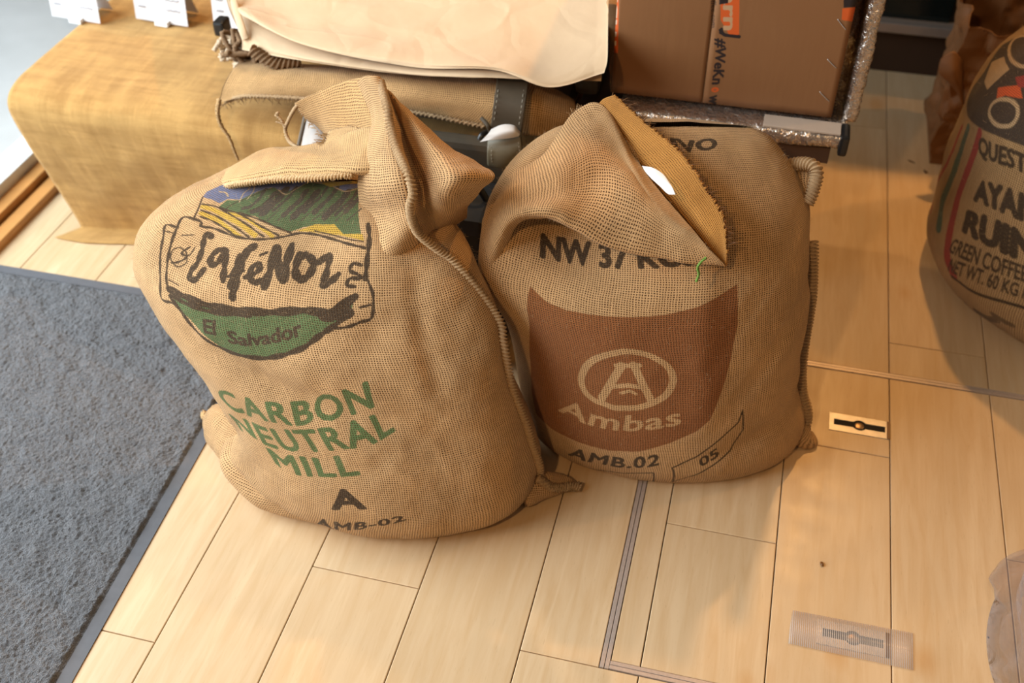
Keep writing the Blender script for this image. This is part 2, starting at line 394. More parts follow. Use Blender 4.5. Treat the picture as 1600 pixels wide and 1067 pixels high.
# lifting pulls let into the hatch
M['chrome'] = plain('worn_chrome', (.56, .53, .50), .40, .55, .12, 60)
M['slot'] = plain('black_recess', (.006, .005, .004), .8)
def pull(x0, y0, label):
    w_, d_ = .118, .048
    r = empty('hatch_pull', (x0+w_/2, y0+d_/2, 0), label, 'handle')
    # plate with a long slot and a round finger hole: ring of outline points triangulated by bmesh
    bm = bmesh.new(); cx, cy = x0+w_/2, y0+d_/2
    out = [(x0, y0), (x0+w_, y0), (x0+w_, y0+d_), (x0, y0+d_)]
    hl, hh, rr = .050, .0080, .0140; a0 = math.asin(hh/rr); inn = []
    inn.append((cx-hl, cy-hh)); 
    for k in range(9): a = PI+a0+(PI-2*a0)*k/8; inn.append((cx+rr*math.cos(a), cy+rr*math.sin(a)))
    inn += [(cx+hl, cy-hh), (cx+hl, cy+hh)]
    for k in range(9): a = a0+(PI-2*a0)*k/8; inn.append((cx+rr*math.cos(a), cy+rr*math.sin(a)))
    inn.append((cx-hl, cy+hh))
    E = []
    for lp in (out, inn):
        vs = [bm.verts.new((x, y, .0016)) for x, y in lp]; E += [bm.edges.new((vs[k], vs[(k+1) % len(vs)])) for k in range(len(vs))]
    bmesh.ops.triangle_fill(bm, edges=E, use_beauty=True)
    ex = bmesh.ops.extrude_face_region(bm, geom=bm.faces[:]); vv = [g for g in ex['geom'] if isinstance(g, bmesh.types.BMVert)]
    bmesh.ops.translate(bm, verts=vv, vec=(0, 0, -.0016)); bmesh.ops.recalc_face_normals(bm, faces=bm.faces[:])
    me = bpy.data.meshes.new('cover_plate'); bm.to_mesh(me); bm.free(); link('cover_plate', me, M['chrome'], r)
    V, Fs = boxgeo(cx-hl-.004, cx+hl+.004, cy-rr-.003, cy+rr+.003, .0001, .0004); mesh('slot_bottom', V, Fs, M['slot'], r, smooth=False)
    bm = bmesh.new(); bmesh.ops.create_uvsphere(bm, u_segments=20, v_segments=10, radius=.0095)
    bmesh.ops.scale(bm, vec=(1, 1, .16), verts=bm.verts); bmesh.ops.translate(bm, vec=(cx, cy, .0005), verts=bm.verts)
    me = bpy.data.meshes.new('latch_button'); bm.to_mesh(me); bm.free(); o = link('latch_button', me, M['slot_metal'] if 'slot_metal' in M else M['chrome'], r)
    box('hinge_edge', (x0+w_-.006, x0+w_+.0005, y0, y0+d_, .0002, .0021), M['dirt'], r, .0004)
    return r
M['dirt'] = plain('dark_metal_edge', (.16, .10, .06), .5, .5)
M['slot_metal'] = plain('dark_button', (.25, .17, .10), .3, .8)
pull(.2445, 1.562, 'steel hatch pull with a black slot, uncovered, beside the right sack')
pull(.2405, 1.063, 'steel hatch pull covered by clear ribbed tape, near the front of the floor')
# clear tape over the near pull
t = NT('clear_tape'); tc = t.new('ShaderNodeTexCoord').outputs['Object']
wv = t.new('ShaderNodeTexWave'); wv.bands_direction = 'X'; t.l.new(tc, wv.inputs[0]); wv.inputs['Scale'].default_value = 95; wv.inputs['Distortion'].default_value = .3
tr = t.new('ShaderNodeBsdfTransparent'); tr.inputs[0].default_value = (.97, .95, .93, 1); mx = t.new('ShaderNodeMixShader'); t.put(mx.inputs[0], t.mapr(wv.outputs['Fac'], .3, .7, .10, .42))
t.done((.80, .74, .70), .22, t.bump(wv.outputs['Fac'], .4, .0004)); t.l.new(tr.outputs[0], mx.inputs[1]); t.l.new(t.b.outputs[0], mx.inputs[2]); t.l.new(mx.outputs[0], t.out.inputs[0])
M['tape'] = t.m
q = [atz(1238, 953, .0022), atz(1427, 989, .0022), atz(1427, 1047, .0022), atz(1231, 1005, .0022)]
TP = np.array([[q[3]*(1-s)+q[2]*s for s in np.linspace(0, 1, 20)], [q[0]*(1-s)+q[1]*s for s in np.linspace(0, 1, 20)]])
o = sheet('clear_tape_strip', TP, M['tape'], None, thick=.0002); tag(o, 'clear ribbed tape stuck over the nearer hatch pull', 'tape')
# a dropped coffee bean and crumbs
M['bean'] = plain('roasted_bean', (.20, .085, .02), .4, 0, .2, 300)
def bean(px, py, L, label, mat, nm='coffee_bean'):
    p = atz(px, py); bm = bmesh.new(); bmesh.ops.create_uvsphere(bm, u_segments=16, v_segments=12, radius=1)
    for v in bm.verts:
        cr_ = math.exp(-(v.co.x/.16)**2)*(v.co.z > 0)*.35
        v.co = Vector((v.co.x*.55, v.co.y, v.co.z*(.5 if v.co.z > 0 else .3)-cr_*.5))*L
    bmesh.ops.rotate(bm, matrix=Matrix.Rotation(.35, 3, 'Z'), verts=bm.verts); bmesh.ops.translate(bm, vec=(p[0], p[1], L*.3), verts=bm.verts)
    me = bpy.data.meshes.new(nm); bm.to_mesh(me); bm.free(); me.polygons.foreach_set('use_smooth', [True]*len(me.polygons))
    return tag(link(nm, me, mat), label, 'coffee bean' if nm == 'coffee_bean' else 'crumb')
bean(1284, 882, .0055, 'single brown coffee bean lying on the bare floor planks', M['bean'])
bean(1544, 996, .002, 'tiny dark crumb on the floor near the clear plastic bag', M['slot'], 'crumb')

# ------------------------------------------------------------------ entrance mat
mat_ = empty('door_mat', (-1.5, 1.1, 0), 'charcoal grey entrance mat with a thin rubber border, left of the sacks', 'mat')
t = NT('charcoal_pile'); tc = t.new('ShaderNodeTexCoord').outputs['Object']
n1 = t.noise(tc, 900, 3, .7); n2 = t.noise(tc, 60, 3, .6); vo = t.new('ShaderNodeTexVoronoi'); t.l.new(tc, vo.inputs[0]); vo.inputs['Scale'].default_value = 330
c = t.ramp(n1, [(.33, (.050, .054, .062)), (.50, (.145, .152, .168)), (.66, (.42, .435, .46))])
c = t.mix(t.mapr(n2, .35, .65, 0, .5), c, (.085, .092, .105))
M['pile'] = t.done(c, .95, t.bump(t.math('ADD', n1, vo.outputs['Distance']), 1., .003), Specular_IOR_Level=.1, Sheen_Weight=.3)
M['rubber'] = plain('grey_rubber_border', (.115, .12, .135), .6, 0, .08, 60)
def mat_xy(u, v):   # u 0..1 left->right edge, v 0..1 near->far
    r = np.array([-.921+(-.988+.921)*v, .40+(1.640-.40)*v]); l = np.array([-1.715, .40+(1.620-.40)*v]); return l+(r-l)*u[..., None]
nu_, nv_ = 380, 560
uu, vv_ = np.meshgrid(np.linspace(0, 1, nu_), np.linspace(0, 1, nv_))
lx = -1.714; rx = -.945-.047*(vv_-0)*1.0; xx = lx+(rx-lx)*uu; yy = .40+(1.612-.40)*vv_
P3 = np.stack([xx, yy, np.zeros_like(xx)], -1)
rid = vnoise(np.stack([xx*38+yy*22, yy*30-xx*10, xx*0], -1), 3)*.5+.5
zz = .006+.006*rid+.0022*vnoise(P3*230, 5)+.001*vnoise(P3*480, 6)
ed = np.minimum(np.minimum(uu, 1-uu)*.75, np.minimum(vv_, 1-vv_)*1.2); zz = zz*np.clip(ed/.008, .25, 1)+.001
P = np.stack([xx, yy, zz], -1)
o = mesh('carpet_pile', P.reshape(-1, 3), gridfaces(nv_, nu_), M['pile'], mat_); o['kind'] = 'stuff'
bd = []
ex0, ex1 = -.921, -.988
for nm, pts in dict(r=[(-.9450, .40), (-.921, .40), (-.968-.004, 1.638), (-.992, 1.612)], b=[(-1.714, 1.612), (-.992, 1.612), (-.972, 1.638), (-1.714, 1.638)]).items():
    V = [(x, y, .0002) for x, y in pts]+[(x, y, .0045 if k in ((0, 3) if nm == 'r' else (0, 1)) else .0022) for k, (x, y) in enumerate(pts)]
    mesh('rubber_border', V, [[3, 2, 1, 0], [4, 5, 6, 7], [0, 1, 5, 4], [1, 2, 6, 5], [2, 3, 7, 6], [3, 0, 4, 7]], M['rubber'], mat_, smooth=False)

# ------------------------------------------------------------------ window side: battens, frame, glass, pavement
M['oak_trim'] = plain('orange_oak_trim', (.60, .29, .09), .4, 0, .12, 14)
M['white_frame'] = plain('white_window_frame', (.80, .80, .78), .35)
M['dark_gap'] = plain('dark_gap', (.05, .035, .025), .8)
def struct(o): o['kind'] = 'structure'; return o
struct(box('baseboard_left', (-1.760, -1.722, -.6, 4.4, -.02, .022), M['oak_trim'], None, .003))
struct(box('trim_2', (-1.768, -1.760, -.6, 4.4, -.02, .012), M['dark_gap']))
struct(box('trim_3', (-1.808, -1.768, -.6, 4.4, -.02, .040), M['oak_trim'], None, .003))
wf = bpy.data.objects.new('window_1', None); COL.objects.link(wf); wf.location = (-1.85, 1.8, 0); wf['kind'] = 'structure'
box('window_frame', (-1.885, -1.808, -.6, 4.4, -.02, .070), M['white_frame'], wf, .004)
box('window_frame', (-1.885, -1.808, -.66, -.60, -.02, 2.6), M['white_frame'], wf, .004)
box('window_frame', (-1.885, -1.808, 4.4, 4.46, -.02, 2.6), M['white_frame'], wf, .004)
box('window_frame', (-1.885, -1.808, -.6, 4.4, 2.55, 2.6), M['white_frame'], wf, .004)
t = NT('window_glass'); tr = t.new('ShaderNodeBsdfTransparent'); tr.inputs[0].default_value = (.95, .97, .97, 1); mx = t.new('ShaderNodeMixShader'); mx.inputs[0].default_value = .05
t.done((1, 1, 1), .03); gl = t.new('ShaderNodeBsdfGlossy'); gl.inputs['Roughness'].default_value = .03
t.l.new(tr.outputs[0], mx.inputs[1]); t.l.new(gl.outputs[0], mx.inputs[2]); t.l.new(mx.outputs[0], t.out.inputs[0]); M['glass'] = t.m
box('pane', (-1.852, -1.846, -.6, 4.4, .07, 2.55), M['glass'], wf)
M['pavement'] = plain('grey_pavement', (.42, .44, .45), .8, 0, .08, 6)
struct(box('outside_pavement', (-7, -1.886, -1.5, 9, -.12, -.05), M['pavement']))  # pavement slab outdoors, beyond the glass

# ------------------------------------------------------------------ sacks
def ring_surface(rings, n=520, m=300, front_e=.9, back_e=.9, bumps=None, seed=0, amp=.0035, width=.7, tilt=None):
    """rings: (z, xL,yL, xR,yR, front bulge, back bulge) -> grid [m,n,3], s=0 at left seam, front s 0...5"""
    R = cr(np.array(rings, float), m)
    th = np.linspace(0, 2*PI, n, endpoint=False)          # 0..pi front (left->right), pi..2pi back
    L = R[:, 1:3]; Rr = R[:, 3:5]; mid = (L+Rr)/2; ax = (Rr-L)/2; hw = np.linalg.norm(ax, axis=1); d = ax/hw[:, None]
    nrm = np.stack([d[:, 1], -d[:, 0]], -1)               # towards the camera side
    c = -np.cos(th); s = np.sin(th)
    prof = np.where(s >= 0, np.abs(s)**front_e, -np.abs(s)**back_e)
    b = np.where(s[None] >= 0, R[:, 5:6], R[:, 6:7])
    P = np.zeros((m, n, 3))
    P[..., :2] = mid[:, None]+d[:, None]*(hw[:, None]*c[None])[..., None]+nrm[:, None]*(b*prof[None])[..., None]
    P[..., 2] = R[:, 0:1]
    if tilt: dx_ = P[..., 0]-tilt[1]; P[..., 2] -= tilt[0]*.5*(dx_+np.sqrt(dx_**2+.004))*np.clip((P[..., 2]-.36)/.2, 0, 1)
    S_ = np.broadcast_to((th/(2*PI))[None], (m, n)); Z = P[..., 2]
    du = np.roll(P, -1, 1)-np.roll(P, 1, 1); dv = np.gradient(P, axis=0); N = np.cross(du, dv); N /= np.linalg.norm(N, axis=-1, keepdims=True)+1e-9
    D = amp*fbm(P*9+seed, 3, seed)
    if bumps is not None: D = D+bumps(S_, Z, P)
    D = D*np.clip(Z/.03, 0, 1)
    P = P+N*D[..., None]
    P[..., 2] = np.maximum(P[..., 2], .0008)
    dz = np.linalg.norm(np.diff(P[:, n//4], axis=0), axis=1); V_ = np.concatenate([[0], np.cumsum(dz)])
    # cloth u follows arc length round the panel at half height, so threads bunch where the sack narrows
    k = m//2; seg = np.linalg.norm(np.roll(P[k], -1, 0)-P[k], axis=1); U = np.concatenate([[0], np.cumsum(seg)[:-1]])
    hf_ = U[n//2]; U = U*width/hf_
    uv = np.stack(np.broadcast_arrays(U[None], V_[:, None]), -1)
    return P, uv, N
def body(name, P, uv, mat, parent, width=.7):
    m, n = P.shape[:2]
    Pw = np.concatenate([P, P[:, :1]], 1); last = uv[:, :1].copy(); last[..., 0] = uv[:, -1:, 0]+(uv[:, -1:, 0]-uv[:, -2:-1, 0]); uw = np.concatenate([uv, last], 1)
    V = Pw.reshape(-1, 3); Fs = gridfaces(m, n+1).tolist()
    Fs.append(list(range(n))[::-1])
    return mesh(name, V, Fs, mat, parent, uw.reshape(-1, 2))
def G(x, c, w): return np.exp(-((x-c)/w)**2)

def wr_left(s, z, P):
    x, y = P[..., 0], P[..., 1]; D = 0
    fr = (s < .5)
    # creases running down and left from the seam, and a tuck under the print
    D = D-.011*G(z+.20*(x+.62)-.275, 0, .020)*G(x, -.72, .17)*fr+.006*G(z+.2*(x+.62)-.225, 0, .02)*G(x, -.70, .15)*fr
    D = D+.010*G(x+.10*z, -.33, .05)*G(z, .12, .12)
    D = D-.014*G(x-.8*(z-.1), -.870, .022)*G(z, .09, .06)*fr+.010*G(x-.8*(z-.1), -.82, .03)*G(z, .08, .07)*fr
    ln = z-(.085-.30*(x+.86)); D = D-.010*G(ln, 0, .011)*G(x, -.78, .10)*fr+.009*G(ln, -.028, .018)*G(x, -.78, .11)*fr
    D = D+.022*G(x, -.60, .10)*G(z, .49, .05)*fr
    D = D-.008*G(x+z*.5, -.29, .018)*G(z, .38, .07)*fr
    D = D-.004*G(np.sin((x*1.0+z*1.3)*38), 1, .5)*G(x, -.42, .09)*G(z, .30, .16)*fr
    return D
RL = [(.0008, -.90, 1.285, -.315, 1.28, .185, .16), (.02, -.925, 1.285, -.295, 1.28, .205, .18), (.06, -.905, 1.28, -.29, 1.28, .222, .16), (.10, -.878, 1.275, -.30, 1.28, .220, .16),
      (.15, -.875, 1.27, -.315, 1.28, .20, .16), (.20, -.905, 1.27, -.33, 1.285, .175, .16), (.26, -.96, 1.285, -.345, 1.295, .155, .13), (.32, -1.02, 1.31, -.36, 1.315, .15, .11),
      (.37, -1.058, 1.345, -.385, 1.345, .15, .10), (.42, -1.06, 1.385, -.42, 1.375, .14, .09), (.46, -1.01, 1.42, -.455, 1.41, .11, .08), (.49, -.94, 1.45, -.50, 1.44, .06, .08), (.505, -.88, 1.47, -.53, 1.46, .008, .01)]
sackL = empty('coffee_sack', (-.62, 1.28, 0), 'burlap coffee sack printed with mountains, a green band and CARBON NEUTRAL MILL', 'sack', 'burlap coffee sacks on the floor')
PL, UVL, NL = ring_surface(RL, bumps=wr_left, seed=2, amp=.0055)
def wr_right(s, z, P):
    x, y = P[..., 0], P[..., 1]; fr = (s < .5)
    D = .040*G(s, .070, .045)*G(z, .44, .13)*fr          # rolled ridge on the left
    D = D-.045*G(s, .17, .07)*G(z, .50, .06)*fr          # hollow under the flap
    D = D-.006*G(z-.25*(x-.1), .12, .02)*G(x, .1, .1)*fr
    D = D-.004*G(np.sin((x*1.6-z)*34), 1, .5)*G(x, .11, .08)*G(z, .32, .2)*fr
    D = D+.006*G(x+.15*z, .03, .03)*G(z, .35, .2)*fr
    return D
RR = [(.0008, -.335, 1.47, .165, 1.53, .155, .13), (.02, -.355, 1.47, .185, 1.54, .175, .16), (.06, -.36, 1.47, .185, 1.545, .19, .18), (.12, -.375, 1.475, .165, 1.555, .20, .19),
      (.2, -.388, 1.485, .155, 1.57, .205, .19), (.3, -.408, 1.50, .148, 1.585, .205, .19), (.38, -.432, 1.51, .138, 1.595, .20, .18), (.44, -.43, 1.52, .130, 1.605, .18, .17), (.50, -.425, 1.54, .118, 1.62, .135, .14),
      (.55, -.39, 1.565, .085, 1.645, .085, .1), (.585, -.34, 1.59, .04, 1.66, .04, .06), (.60, -.30, 1.61, 0, 1.67, .006, .01)]
sackR = empty('coffee_sack', (-.1, 1.5, 0), 'burlap coffee sack printed with a brown panel and circled A, its mouth flap folded over', 'sack', 'burlap coffee sacks on the floor')
PR, UVR, NR = ring_surface(RR, bumps=wr_right, seed=9, tilt=(.15, .02))

# ---- printing: positions on the cloth are looked up from where the marks sit on the sack
class Cloth:
    def __init__(s, P, uv, N):
        v = P-CP; z = v@FW; s.q = np.stack([800+F_PX*(v@RT)/z, 533.5-F_PX*(v@UP)/z], -1)
        ok = ((v*N).sum(-1) < 0).ravel(); s.q = s.q.reshape(-1, 2)[ok]; s.uv = uv.reshape(-1, 2)[ok]; s.z = z.ravel()[ok]
    def __call__(s, pts, org=(0, 0), sc=1.):
        o = []
        for x, y in pts:
            p = np.array([org[0]+x/sc, org[1]+y/sc]); d = np.hypot(*(s.q-p).T)
            k = np.argpartition(d, 12)[:12]; zmin = s.z[k].min(); k = k[s.z[k] < zmin+.03][:6]
            A = np.c_[s.q[k]-p, np.ones(len(k))]
            w_ = 1/(d[k]+.3)**2; o.append((s.uv[k]*w_[:, None]).sum(0)/w_.sum())
        return np.array(o)
INK = (.022, .018, .017); GRN = (.060, .125, .050); BLU = (.115, .150, .27); YEL = (.60, .37, .05); TAN = (.52, .36, .20)
cl = Cloth(PL, UVL, NL); cv = Canvas(.8, .85)
O3 = ((250, 250), 3.232)
def q3(*p): return cl(p, *O3)
cv.poly(q3((215, 185), (235, 160), (300, 130), (430, 100), (600, 85), (800, 80), (1010, 60), (1010, 150), (930, 155), (850, 120), (760, 110), (690, 140), (640, 165), (600, 150), (560, 140), (490, 160), (440, 190), (400, 200), (340, 195), (300, 220), (260, 200)), BLU)
cv.poly(q3((295, 240), (340, 200), (400, 205), (450, 180), (520, 150), (580, 140), (620, 170), (680, 145), (750, 112), (840, 120), (930, 155), (1010, 140), (1020, 385), (940, 390), (900, 350), (800, 325), (720, 340), (650, 368), (560, 330), (480, 285), (400, 268), (330, 262)), GRN)
for k in range(11):                                       # dark ridges drawn over the hills
    x = 470+k*52; y0 = 150+14*math.sin(k*1.7)
    cv.line(q3((x+60, y0), (x+30, y0+45), (x-15, y0+85), (x-50, y0+(120 if k > 1 else 95))), .008+.004*(k % 3), (.045, .045, .040), n=1)
for k in range(8):
    x = 560+k*58; cv.line(q3((x+50, 245), (x+15, 275), (x-20, 305)), .003, (.055, .055, .045), n=1)
cv.line(q3((320, 255), (370, 225), (430, 200), (500, 165), (560, 145)), .003, INK); cv.line(q3((620, 170), (560, 190), (500, 235), (440, 262)), .003, INK)
cv.line(q3((600, 155), (640, 172), (690, 145), (760, 114), (850, 124), (930, 158), (1005, 142)), .0022, TAN)
cv.line(q3((430, 110), (455, 140), (420, 170), (400, 215)), .0024, TAN); cv.line(q3((300, 160), (330, 165), (345, 185)), .003, TAN); cv.line(q3((480, 120), (470, 160), (440, 200)), .002, TAN)
cv.poly(q3((815, 115), (850, 105), (930, 104), (915, 128), (860, 135)), YEL)
cv.poly(q3((690, 357), (780, 325), (880, 325), (925, 372), (1025, 375), (1030, 410), (900, 378), (760, 366)), YEL)
for a, b, cc in (((215, 235, 290, 262, 400, 322, 480, 385), .009, YEL), ((205, 268, 280, 300, 350, 350, 400, 388), .008, YEL), ((330, 268, 420, 290, 520, 350, 570, 390), .007, YEL)):
    cv.line(q3(*[(a[i], a[i+1]) for i in range(0, 8, 2)]), b, cc)
for a in ((210, 222, 300, 245, 420, 318, 525, 388), (205, 252, 290, 285, 380, 340, 450, 392), (203, 285, 270, 312, 340, 355, 385, 388), (300, 240, 400, 270, 500, 330, 600, 382), (400, 262, 500, 300, 600, 345, 660, 368)):
    cv.line(q3(*[(a[i], a[i+1]) for i in range(0, 8, 2)]), .0034, INK, n=1)
cv.line(q3((205, 335), (280, 348), (350, 378), (440, 398), (540, 400), (620, 388), (700, 370), (780, 376), (870, 402), (960, 428), (1035, 445)), .0048, INK, n=1)
cv.line(q3((780, 362), (870, 380), (960, 402), (1030, 412)), .0026, INK)
cv.line(q3((90, 338), (30, 328), (15, 390), (2, 480), (0, 600), (8, 700), (60, 722), (110, 765)), .0046, INK, n=1)
cv.line(q3((205, 335), (200, 312), (120, 286), (82, 350), (52, 440), (36, 540), (42, 655), (110, 770)), .0050, INK, n=1)
cv.line(q3((165, 302), (198, 240), (215, 182)), .0036, INK); cv.line(q3((20, 360), (80, 372)), .0026, INK); cv.line(q3((110, 380), (170, 378)), .0026, INK); cv.line(q3((45, 605), (95, 635)), .0024, INK)
e = [(95+42*math.cos(a), 490+48*math.sin(a)) for a in np.linspace(0, 2*PI, 14)]; cv.line(q3(*e), .0026, INK)
cv.line(q3((150, 440), (110, 470), (135, 490), (95, 515), (60, 520)), .0040, INK, n=1); cv.line(q3((175, 440), (150, 480), (120, 480)), .003, INK)
for w_, L in ((.0085, ((262, 392), (240, 372), (222, 400), (212, 450), (192, 515), (158, 560), (152, 602), (185, 600), (222, 552))),
              (.0095, ((335, 462), (300, 452), (262, 490), (255, 525), (290, 522), (330, 470), (325, 540), (322, 612))),
              (.0120, ((478, 442), (440, 462), (408, 530), (382, 610), (362, 695))), (.0060, ((345, 590), (420, 560))), (.0070, ((400, 480), (372, 560), (350, 640))),
              (.0085, ((432, 592), (490, 562), (502, 532), (470, 535), (452, 585), (480, 622), (520, 600))), (.0050, ((505, 482), (540, 466))),
              (.0125, ((525, 640), (560, 545), (585, 442), (600, 520), (618, 608), (640, 520), (668, 428))),
              (.0110, ((705, 480), (684, 560), (704, 602), (750, 585), (772, 525), (740, 482), (705, 492))),
              (.0100, ((798, 520), (855, 480), (842, 560), (822, 632), (862, 612), (902, 578))),
              (.0052, ((1015, 535), (975, 525), (960, 560), (1000, 575), (1010, 600), (960, 600), (945, 632), (985, 640)))):
    cv.line(q3(*L), w_*1.12, INK, n=1)
cv.line(q3((1052, 325), (1056, 400), (1048, 500), (1036, 600)), .0085, INK, n=1)
cv.poly(q3((55, 650), (130, 690), (250, 735), (400, 755), (560, 765), (720, 757), (860, 752), (960, 705), (990, 682), (965, 780), (870, 850), (780, 910), (690, 960), (600, 985), (500, 996), (400, 980), (300, 940), (220, 880), (150, 800), (80, 735)), (.075, .15, .06))
cv.line(q3((48, 655), (130, 692), (250, 737), (400, 758), (560, 768), (720, 760), (860, 768), (985, 690)), .013, INK, n=1)
cv.line(q3((70, 690), (150, 735), (280, 770), (450, 785)), .008, INK, n=1); cv.line(q3((820, 790), (900, 785), (950, 770)), .016, INK, n=1)
cv.line(q3((50, 690), (110, 770), (190, 870), (290, 940), (400, 985), (520, 1000), (620, 987), (720, 950), (800, 890), (862, 850), (960, 780)), .008, INK, n=1)
cv.line(q3((862, 852), (940, 845), (1010, 820), (1070, 792), (1077, 690), (1050, 610)), .0048, INK, n=1); cv.line(q3((1010, 745), (1060, 735)), .004, INK)
cv.text2('El', q3((222, 872), (285, 884)), q3((218, 800), (285, 808)), INK, bold=.04)
cv.text2('Salvador', q3((345, 922), (450, 938), (600, 918), (722, 882)), q3((335, 858), (450, 876), (600, 842), (705, 800)), INK, bold=.04)
def q6(*p): return cl(p, (300, 560), 3.681)
G2 = (.075, .155, .055)
cv.text2('CARBON', q6((185, 262), (260, 305), (370, 342), (480, 367), (600, 382), (700, 370), (830, 347), (950, 312), (1050, 275)), q6((130, 165), (235, 195), (370, 235), (500, 245), (640, 238), (760, 205), (870, 178), (1010, 125)), G2, bold=.034, space=1.12)
cv.text2('NEUTRAL', q6((275, 405), (360, 455), (450, 508), (600, 532), (710, 532), (860, 522), (1030, 492), (1170, 412)), q6((205, 312), (310, 348), (430, 398), (560, 405), (700, 400), (880, 366), (1010, 332), (1110, 295)), G2, bold=.034, space=1.12)
cv.text2('MILL', q6((478, 600), (540, 645), (620, 665), (720, 676), (830, 680), (968, 668)), q6((420, 510), (520, 545), (620, 560), (700, 568), (800, 560), (915, 545)), G2, bold=.034, space=1.12)
cv.text2('A', q6((798, 864), (1008, 862)), q6((775, 750), (965, 748)), INK, bold=.045)
cv.text2('AMB-02', q6((710, 960), (800, 976), (920, 986), (1060, 966), (1232, 928)), q6((710, 912), (810, 934), (920, 941), (1060, 928), (1212, 898)), INK, bold=.034, space=1.12)
ink_left = cv.image('print_left')
M['burlap_left'] = burlap('burlap_left', ink=ink_left, inksize=(.8, .85), pitch=.0041)
body('sack_body', PL, UVL, M['burlap_left'], sackL)

cl2 = Cloth(PR, UVR, NR); cv = Canvas(.8, .85); BRN = (.27, .092, .028)
def q7(*p): return cl2(p, (750, 420), 2.963)
cv.poly(q7((232, 80), (300, 150), (400, 190), (550, 215), (700, 225), (850, 215), (1000, 180), (1100, 130), (1190, 70), (1192, 250), (1165, 400), (1120, 560), (1065, 700), (1000, 755), (870, 810), (740, 845), (600, 842), (450, 800), (330, 740), (262, 670), (238, 560), (230, 400), (226, 250)), BRN, .97)
e = [(680+212*math.cos(a), 515+130*math.sin(a)) for a in np.linspace(0, 2*PI, 25)]; cv.line(q7(*e), .0115, TAN, 0)
for w_, L in ((.013, ((655, 448), (625, 500), (562, 600))), (.013, ((712, 446), (745, 520), (788, 602))), (.009, ((632, 446), (735, 446))), (.009, ((612, 548), (690, 540), (756, 550))), (.006, ((655, 575), (690, 565), (722, 578)))): cv.line(q7(*L), w_, TAN, 0, smooth=False)
cv.text2('Ambas', q7((360, 655), (440, 700), (560, 735), (700, 750), (830, 737), (932, 718)), q7((385, 598), (470, 630), (590, 662), (700, 675), (830, 656), (925, 640)), TAN, 0, bold=.022, space=1.06)
cv.text2('AMB.02', q7((405, 858), (500, 893), (640, 918), (720, 918), (825, 905)), q7((425, 818), (520, 850), (640, 868), (730, 868), (838, 855)), INK, bold=.034, space=1.12)
cv.line(q7((385, 925), (382, 890), (500, 925), (650, 945), (802, 945), (802, 1003)), .0030, INK, smooth=False)
cv.text2('078', q7((515, 996), (690, 1004)), q7((518, 962), (692, 972)), INK, bold=.03)
cv.line(q7((890, 985), (890, 920), (1000, 870), (1110, 790), (1195, 712), (1216, 655), (1220, 742), (1160, 840), (1060, 920), (960, 965), (890, 985)), .0030, INK, smooth=False)
cv.text2('05', q7((1020, 918), (1110, 862)), q7((1010, 880), (1100, 825)), INK, bold=.03)
cv.line(q7((185, 690), (250, 770), (316, 832), (318, 895)), .0030, INK, smooth=False)
def p1(*p): return cl2(p)
cv.text2('NW 37 KGS', p1((843, 400), (905, 413), (975, 418), (1090, 412)), p1((845, 364), (905, 374), (975, 382), (1085, 378)), INK, bold=.05)
cv.text2('IVO', p1((1052, 234), (1088, 237), (1124, 230)), p1((1046, 215), (1084, 219), (1116, 214)), INK, bold=.05)
ink_right = cv.image('print_right')
M['burlap_right'] = burlap('burlap_right', ink=ink_right, inksize=(.8, .85), pitch=.0041)
body('sack_body', PR, UVR, M['burlap_right'], sackR)

def ctl(rows): return np.array([[at(*p) for p in r] for r in rows])
def patch(name, rows, mat, parent, n=90, m=110, amp=.002, seed=0, thick=.003, freq=14, rag=None, uvrot=0.):
    P = cr2(ctl(rows), n, m); N = normals(P)
    P = P+N*(amp*fbm(P*freq, 3, seed))[..., None]
    if rag:                                               # frayed edge: 'b' bottom row, 'r' right column ...
        for side, a in rag.items():
            if side == 'b': d = (P[-1]-P[-6]); P[-1] += d/np.linalg.norm(d, axis=1, keepdims=True)*(a*rng.random(P.shape[1]))[:, None]
            if side == 't': d = (P[0]-P[5]); P[0] += d/np.linalg.norm(d, axis=1, keepdims=True)*(a*rng.random(P.shape[1]))[:, None]
            if side == 'r': d = (P[:, -1]-P[:, -6]); P[:, -1] += d/np.linalg.norm(d, axis=1, keepdims=True)*(a*rng.random(P.shape[0]))[:, None]
            if side == 'l': d = (P[:, 0]-P[:, 5]); P[:, 0] += d/np.linalg.norm(d, axis=1, keepdims=True)*(a*rng.random(P.shape[0]))[:, None]
    uv = arcuv(P)
    if uvrot: c_, s_ = math.cos(uvrot), math.sin(uvrot); uv = np.stack([uv[..., 0]*c_-uv[..., 1]*s_, uv[..., 0]*s_+uv[..., 1]*c_], -1)
    return sheet(name, P, mat, parent, uv, thick), P

